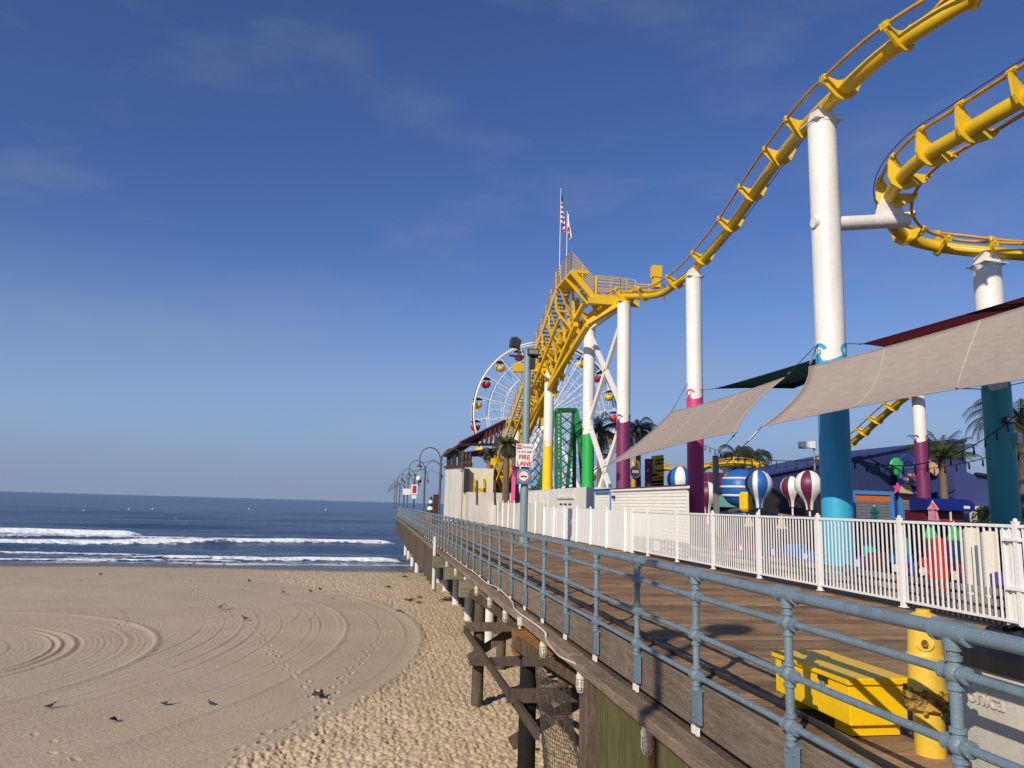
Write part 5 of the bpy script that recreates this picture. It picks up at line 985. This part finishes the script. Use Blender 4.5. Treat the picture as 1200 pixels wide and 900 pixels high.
sc = thing('ride_shade_wall', 'black low wall added for the shade behind the kiddie ride', 'shade backing', (16.5, 22, 0))  # black wall added to stand for the shade beyond the picket fence
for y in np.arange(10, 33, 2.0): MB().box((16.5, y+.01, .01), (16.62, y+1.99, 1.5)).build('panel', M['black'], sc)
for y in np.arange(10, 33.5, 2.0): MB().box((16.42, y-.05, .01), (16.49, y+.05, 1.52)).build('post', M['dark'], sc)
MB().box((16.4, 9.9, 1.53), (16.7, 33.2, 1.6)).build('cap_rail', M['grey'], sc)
# ---------------------------------------------------------------- palms, shrub
def palm(px, Y, py_c, L_, nf, lab, mat='palm', droop=1.0, r=.16, upright=.3, base=None):
    c = at(px, py_c, Y); t = thing('palm_tree', lab, 'palm tree', (c.x, c.y, 0)); hs = np.linspace(0, c.z, 24); prof = [(r*(1.25-.35*z/c.z)*(1+.08*(k % 2)), z) for k, z in enumerate(hs)]
    MB().lathe(prof, 10, (c.x, c.y, 0)).build('trunk', M['bark'], t, smooth=True); mb = MB()
    for k in range(nf):
        az = k*2.399+random.uniform(-.3, .3); el = R(random.uniform(-25, 80)) if upright < .5 else R(random.uniform(15, 86)); L1 = L_*random.uniform(.8, 1.1); pts = []; p = Vector(c); e = el
        for i in range(15): pts.append(p.copy()); p = p+V(math.cos(az)*math.cos(e), math.sin(az)*math.cos(e), math.sin(e))*(L1/14); e -= droop*R(7.5)*(.6+i/10)
        mb.tube(pts, [.035*(1-i/15)+.006 for i in range(15)], 4, False)
        for i in range(2, 15):
            d = (pts[min(i+1, 14)]-pts[i-1]).normalized(); s_, u_, _ = xform(d); ll = L1*.26*math.sin(math.pi*(.12+.83*i/15))
            for q in range(3):
                o_ = pts[i-1].lerp(pts[i], q/3)
                for sg in (-1, 1): tip = o_+(s_*sg*.8+d*.55-V(0, 0, .35+random.uniform(0, .3)))*ll*random.uniform(.8, 1.1); w = d*.022; mb.add([o_-w, o_+w, tip], [(0, 1, 2)])
    mb.build('crown', M[mat], t)
palm(1104, 44, 537, 2.5, 34, 'palm with upright green fronds in front of the blue arcade', 'palm', .55, .22, 1)
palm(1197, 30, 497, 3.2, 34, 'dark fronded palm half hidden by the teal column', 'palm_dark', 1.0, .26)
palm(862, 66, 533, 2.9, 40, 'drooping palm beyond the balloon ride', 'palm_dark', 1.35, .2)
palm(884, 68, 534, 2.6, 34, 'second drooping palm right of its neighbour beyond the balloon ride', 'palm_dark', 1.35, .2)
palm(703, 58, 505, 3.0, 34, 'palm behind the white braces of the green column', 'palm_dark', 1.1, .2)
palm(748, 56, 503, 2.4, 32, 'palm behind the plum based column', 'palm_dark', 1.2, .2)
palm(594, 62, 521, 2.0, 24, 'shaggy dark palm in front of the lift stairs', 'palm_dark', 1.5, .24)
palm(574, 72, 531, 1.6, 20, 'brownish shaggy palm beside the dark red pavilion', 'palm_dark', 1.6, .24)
c = at(1157, 600, 36); t = thing('potted_shrub', 'olive green bushy shrub beside the teal column', 'shrub', (c.x, 36, 0)); mb = MB()
for k in range(1500):
    a = random.uniform(0, 6.28); zz = random.uniform(.4, 2.35); rr = .9*math.sqrt(random.random())*math.sin(math.pi*min(.97, (zz-.1)/2.4))**.6; p = V(c.x+rr*math.cos(a), 36+rr*math.sin(a), zz); d = V(random.gauss(0, 1), random.gauss(0, 1), random.gauss(0, 1)).normalized()*.09; e = d.orthogonal().normalized()*.045; mb.add([p-d, p+e, p+d, p-e], [(0, 1, 2, 3)])
mb.build('foliage', M['bush'], t); MB().tube([(c.x, 36, 0), (c.x, 36, 1.5)], .05, 6).build('stem', M['bark'], t)
for k in range(5): a = k*1.3; MB().tube([(c.x, 36, .6), (c.x+.5*math.cos(a), 36+.5*math.sin(a), 1.6)], .025, 5).build('stem', M['bark'], t)
# ---------------------------------------------------------------- string lights
def lights(lab, a, b_, sag, n):
    a = Vector(a); b_ = Vector(b_); t = thing('string_lights', lab, 'string lights', a.lerp(b_, .5)); f = lambda q: a.lerp(b_, q)-V(0, 0, sag*4*q*(1-q)); MB().tube([f(k/24) for k in range(25)], .014, 4).build('wire', M['dark'], t)
    bo_ = None
    for k in range(n):
        p = f((k+.5)/n)
        if bo_ is None: bo_ = MB().lathe([(.010, -.02), (.022, -.05), (.024, -.13), (.02, -.14), (.032, -.18), (.028, -.23), (0, -.26)], 8).build('bulb', M['dark'], t, smooth=True, local=True); bo_.location = p-WL[t.name]
        else: inst(bo_, t, loc=p-WL[t.name])
lights('string of dark bulbs between the pink and light blue columns', V(XB+.4, YB, at(826, 521, YB).z), V(XA+.3, YA+.3, at(990, 536, YA).z), .35, 17)
lights('string of dark bulbs rising from the light blue column past the teal column', V(XA+.4, YA, at(1000, 537, YA).z), at(1200, 478, 18), .75, 15)
lights('string of dark bulbs in front of the blue arcade wall', at(1000, 537, 38), V(XF-.4, YF, at(1160, 535, YF).z), .5, 16)
lights('string of dark bulbs right of the teal column', V(XF+.4, YF, at(1190, 530, YF).z), at(1300, 505, 22), .3, 9)
# fittings on the teal and plum columns
t = thing('column_floodlight', 'small dark floodlight strapped to the teal column', 'floodlight', V(XF-.1, YF-rF-.1, at(1178, 495, YF).z)); p = WL[t.name]; MB().box((p.x-.17, p.y-.08, p.z-.10), (p.x+.17, p.y+.06, p.z+.10)).build('case', M['dark'], t, bevel=.02); MB().box((p.x-.14, p.y-.088, p.z-.07), (p.x+.14, p.y-.081, p.z+.07)).build('lens', M['cream'], t)
t = thing('meter_box', 'white electric box on the side of the teal column', 'box', V(XF+.28, YF-rF+.02, at(1188, 515, YF).z)); p = WL[t.name]; MB().box((p.x-.08, p.y-.1, p.z-.16), (p.x+.08, p.y+.02, p.z+.16)).build('case', M['sign_white'], t, bevel=.01); MB().tube([p-V(.05, .02, .16), p-V(.25, .02, .35), p-V(.5, -.05, .3), p-V(.55, -.1, .1)], .012, 5).build('wire', M['dark'], t)
p = at(950, 540, 42); t = thing('speaker_mast', 'grey mast with two horn speakers beyond the plum balloon', 'mast', (at(954, 560, 44).x, 44, 0)); q = at(954, 525, 44); MB().tube([(q.x, 44, 0), q], .06, 8).build('mast', M['steel'], t); MB().bar(at(938, 525, 44), q, .08, .08).build('arm', M['steel'], t)
for px, py in ((940, 521), (951, 521)): c = at(px, py, 44); MB().box((c.x-.18, 43.8, c.z-.25), (c.x+.18, 44.2, c.z+.2)).build('speaker', M['sign_white'] if px > 945 else M['grey'], t, bevel=.03)
# ---------------------------------------------------------------- birds, weed, buoys
def bird_mesh(pose):
    st_ = {'stand': [(-.20, .135, .012, .008), (-.13, .145, .03, .018), (-.05, .15, .052, .05), (.02, .155, .058, .06), (.08, .17, .05, .055), (.115, .20, .034, .036), (.135, .235, .026, .028), (.155, .255, .028, .03), (.18, .258, .018, .02), (.20, .252, .006, .007), (.225, .246, .002, .002)],
           'peck': [(-.20, .19, .012, .008), (-.13, .18, .03, .018), (-.05, .165, .052, .05), (.02, .15, .058, .06), (.08, .125, .05, .052), (.12, .095, .034, .034), (.145, .066, .026, .027), (.165, .045, .027, .028), (.185, .025, .017, .018), (.195, .012, .006, .006), (.20, .002, .002, .002)]}[pose]
    mb = MB(); n = 12; vs = []
    for x, z, w, h in st_:
        for j in range(n): a = 2*math.pi*j/n; vs.append(V(x, w*math.cos(a), z+h*math.sin(a)))
    k = len(st_); return mb.add(vs, [(i*n+j, i*n+(j+1) % n, (i+1)*n+(j+1) % n, (i+1)*n+j) for i in range(k-1) for j in range(n)]+[tuple(range(n-1, -1, -1)), tuple((k-1)*n+j for j in range(n))])
M['pigeon'] = paint('pigeon', c8(46, 48, 54), .6, .4, 14); M['pigeon2'] = paint('pigeon_pale', c8(150, 146, 142), .6, .6, 14); M['gull'] = paint('gull', c8(150, 136, 118), .6, .7, 9)
def bird(px, py, rz, kind, pose, lab, s=1.0, z=None, wings=False):
    p = atz(px, py, SAND if z is None else z); t = thing('bird', lab, 'bird', (p.x, p.y, p.z-.01), R(rz), 'birds on the sand'); s *= .76; t.scale = (s*.85, s, s)
    bird_mesh(pose).build('body', M[kind], t, smooth=True, local=True)
    for sg in (-1, 1):
        MB().tube([(.0, sg*.03, .11), (.01, sg*.03, .05), (.0, sg*.03, .004)], .006, 5).tube([(0, sg*.03, .004), (.035, sg*.03, .004)], .006, 4).build('leg', M['maroon'], t, local=True)
        if wings: MB().add([V(.06, sg*.04, .19), V(-.08, sg*.04, .19), V(-.12, sg*.3, .30), V(-.02, sg*.34, .33), V(.05, sg*.2, .28)], [(0, 1, 2, 3, 4)]).build('wing', M[kind], t, local=True).modifiers.new('s', 'SOLIDIFY').thickness = .012
        else: MB().prism([(.07, .15), (.03, .19), (-.08, .175), (-.19, .145), (-.08, .125), (.03, .12)], .012, Matrix.Translation((0, sg*.056, .0)) @ Matrix.Rotation(math.pi/2, 4, 'X')).build('wing', M['pigeon'] if kind != 'gull' else M['gull'], t, local=True)
for a in ((58, 832, 10, 'pigeon', 'stand', 'dark pigeon standing on the raked sand next to a drag mark', 1.15), (133, 847, 60, 'pigeon', 'peck', 'dark greenish pigeon pecking in the raked sand', 1.15), (193, 828, 20, 'pigeon2', 'stand', 'black and white pigeon on the raked sand', 1.15), (247, 828, 150, 'pigeon', 'stand', 'dark pigeon standing alone on the smooth sand', 1.0), (369, 817, 170, 'pigeon', 'peck', 'dark pigeon in the squabbling pair beside the footprints', 1.2), (258, 715, 35, 'gull', 'stand', 'brown speckled gull beside the line of footprints', 1.9), (287, 728, 170, 'pigeon', 'stand', 'dark pigeon on the line of footprints', 1.5)): bird(*a)
bird(376, 821, 190, 'pigeon', 'stand', 'dark pigeon with raised wings in the squabbling pair', 1.2, None, True)
for px, py, s in ((292, 683, 1.5), (332, 696, 1.3), (364, 695, 1.4), (375, 693, 1.6), (118, 675, 1.4)): bird(px, py, random.uniform(0, 360), 'pigeon', 'stand', 'small dark bird on the sand between the rakings and the surf', s)
for px, py, s in ((222, 664.5, 2.2), (227, 663, 2.6), (262, 664, 2.0), (396, 662.5, 1.6)): bird(px, py, random.uniform(0, 360), 'pigeon2', 'stand', 'pale seabird standing on the wet sand by the surf', s, -5.25)
for k, (px, py, s) in enumerate(((455, 688, .45), (474, 676, .5), (479, 703, .55), (492, 700, .35), (491, 706, .35), (468, 717, .45), (500, 675, .6), (505, 679, .6), (525, 703, .9), (390, 702, .2), (620, 880, .5))):
    p = atz(px, py, SAND); mb = MB()
    for j in range(14):
        a = random.uniform(0, 6.28); b_ = random.uniform(0, 6.28); r_ = s*random.random()*.5; q = p+V(r_*math.cos(a), r_*math.sin(a), .0); mb.tube([q, q+V(.25*s*math.cos(b_), .25*s*math.sin(b_), random.uniform(.05, .25)*s), q+V(.5*s*math.cos(b_+.6), .5*s*math.sin(b_+.6), -.02)], .035*s, 4)
    tag(mb.build('seaweed_clump', M['weed']), 'small dark tangle of seaweed lying on the rough sand', 'seaweed', 'seaweed tangles on the beach')
for px, py in ((98, 599), (151, 597.5), (178.5, 597), (291.5, 597), (381.5, 598)):
    p = atz(px, py, SEA); s = (p.y/700)
    t = thing('swim_buoy', 'white marker buoy floating beyond the surf', 'buoy', (p.x, p.y, SEA), group='white marker buoys'); MB().lathe([(.35*s, -.4), (.45*s, .2), (.40*s, .5*s), (.18*s, 1.0*s), (.14*s, 1.5*s), (0, 1.6*s)], 12, (p.x, p.y, SEA)).build('float', M['sign_white'], t, smooth=True)
# lamp standing on the approach ramp behind the viewer (its shadow falls on the deck)
t = thing('ramp_floodlight', 'tall dark floodlight post standing beside the approach ramp', 'light pole', (-5.0, -.9, SAND))
MB().lathe([(.13, SAND), (.08, 8.3)], 12, (-5.0, -.9, 0)).build('pole', M['lamp_grey'], t, smooth=True); MB().box((-5.25, -1.15, 8.32), (-4.75, -.65, 8.75)).build('floodlight', M['dark'], t, bevel=.05)
MB().tube([(-5.7, -.9, 8.1), (-5.0, -.9, 8.1)], .05, 8).build('cross_arm', M['dark'], t); MB().box((-6.0, -1.1, 8.0), (-5.6, -.7, 8.4)).build('floodlight', M['dark'], t, bevel=.05)
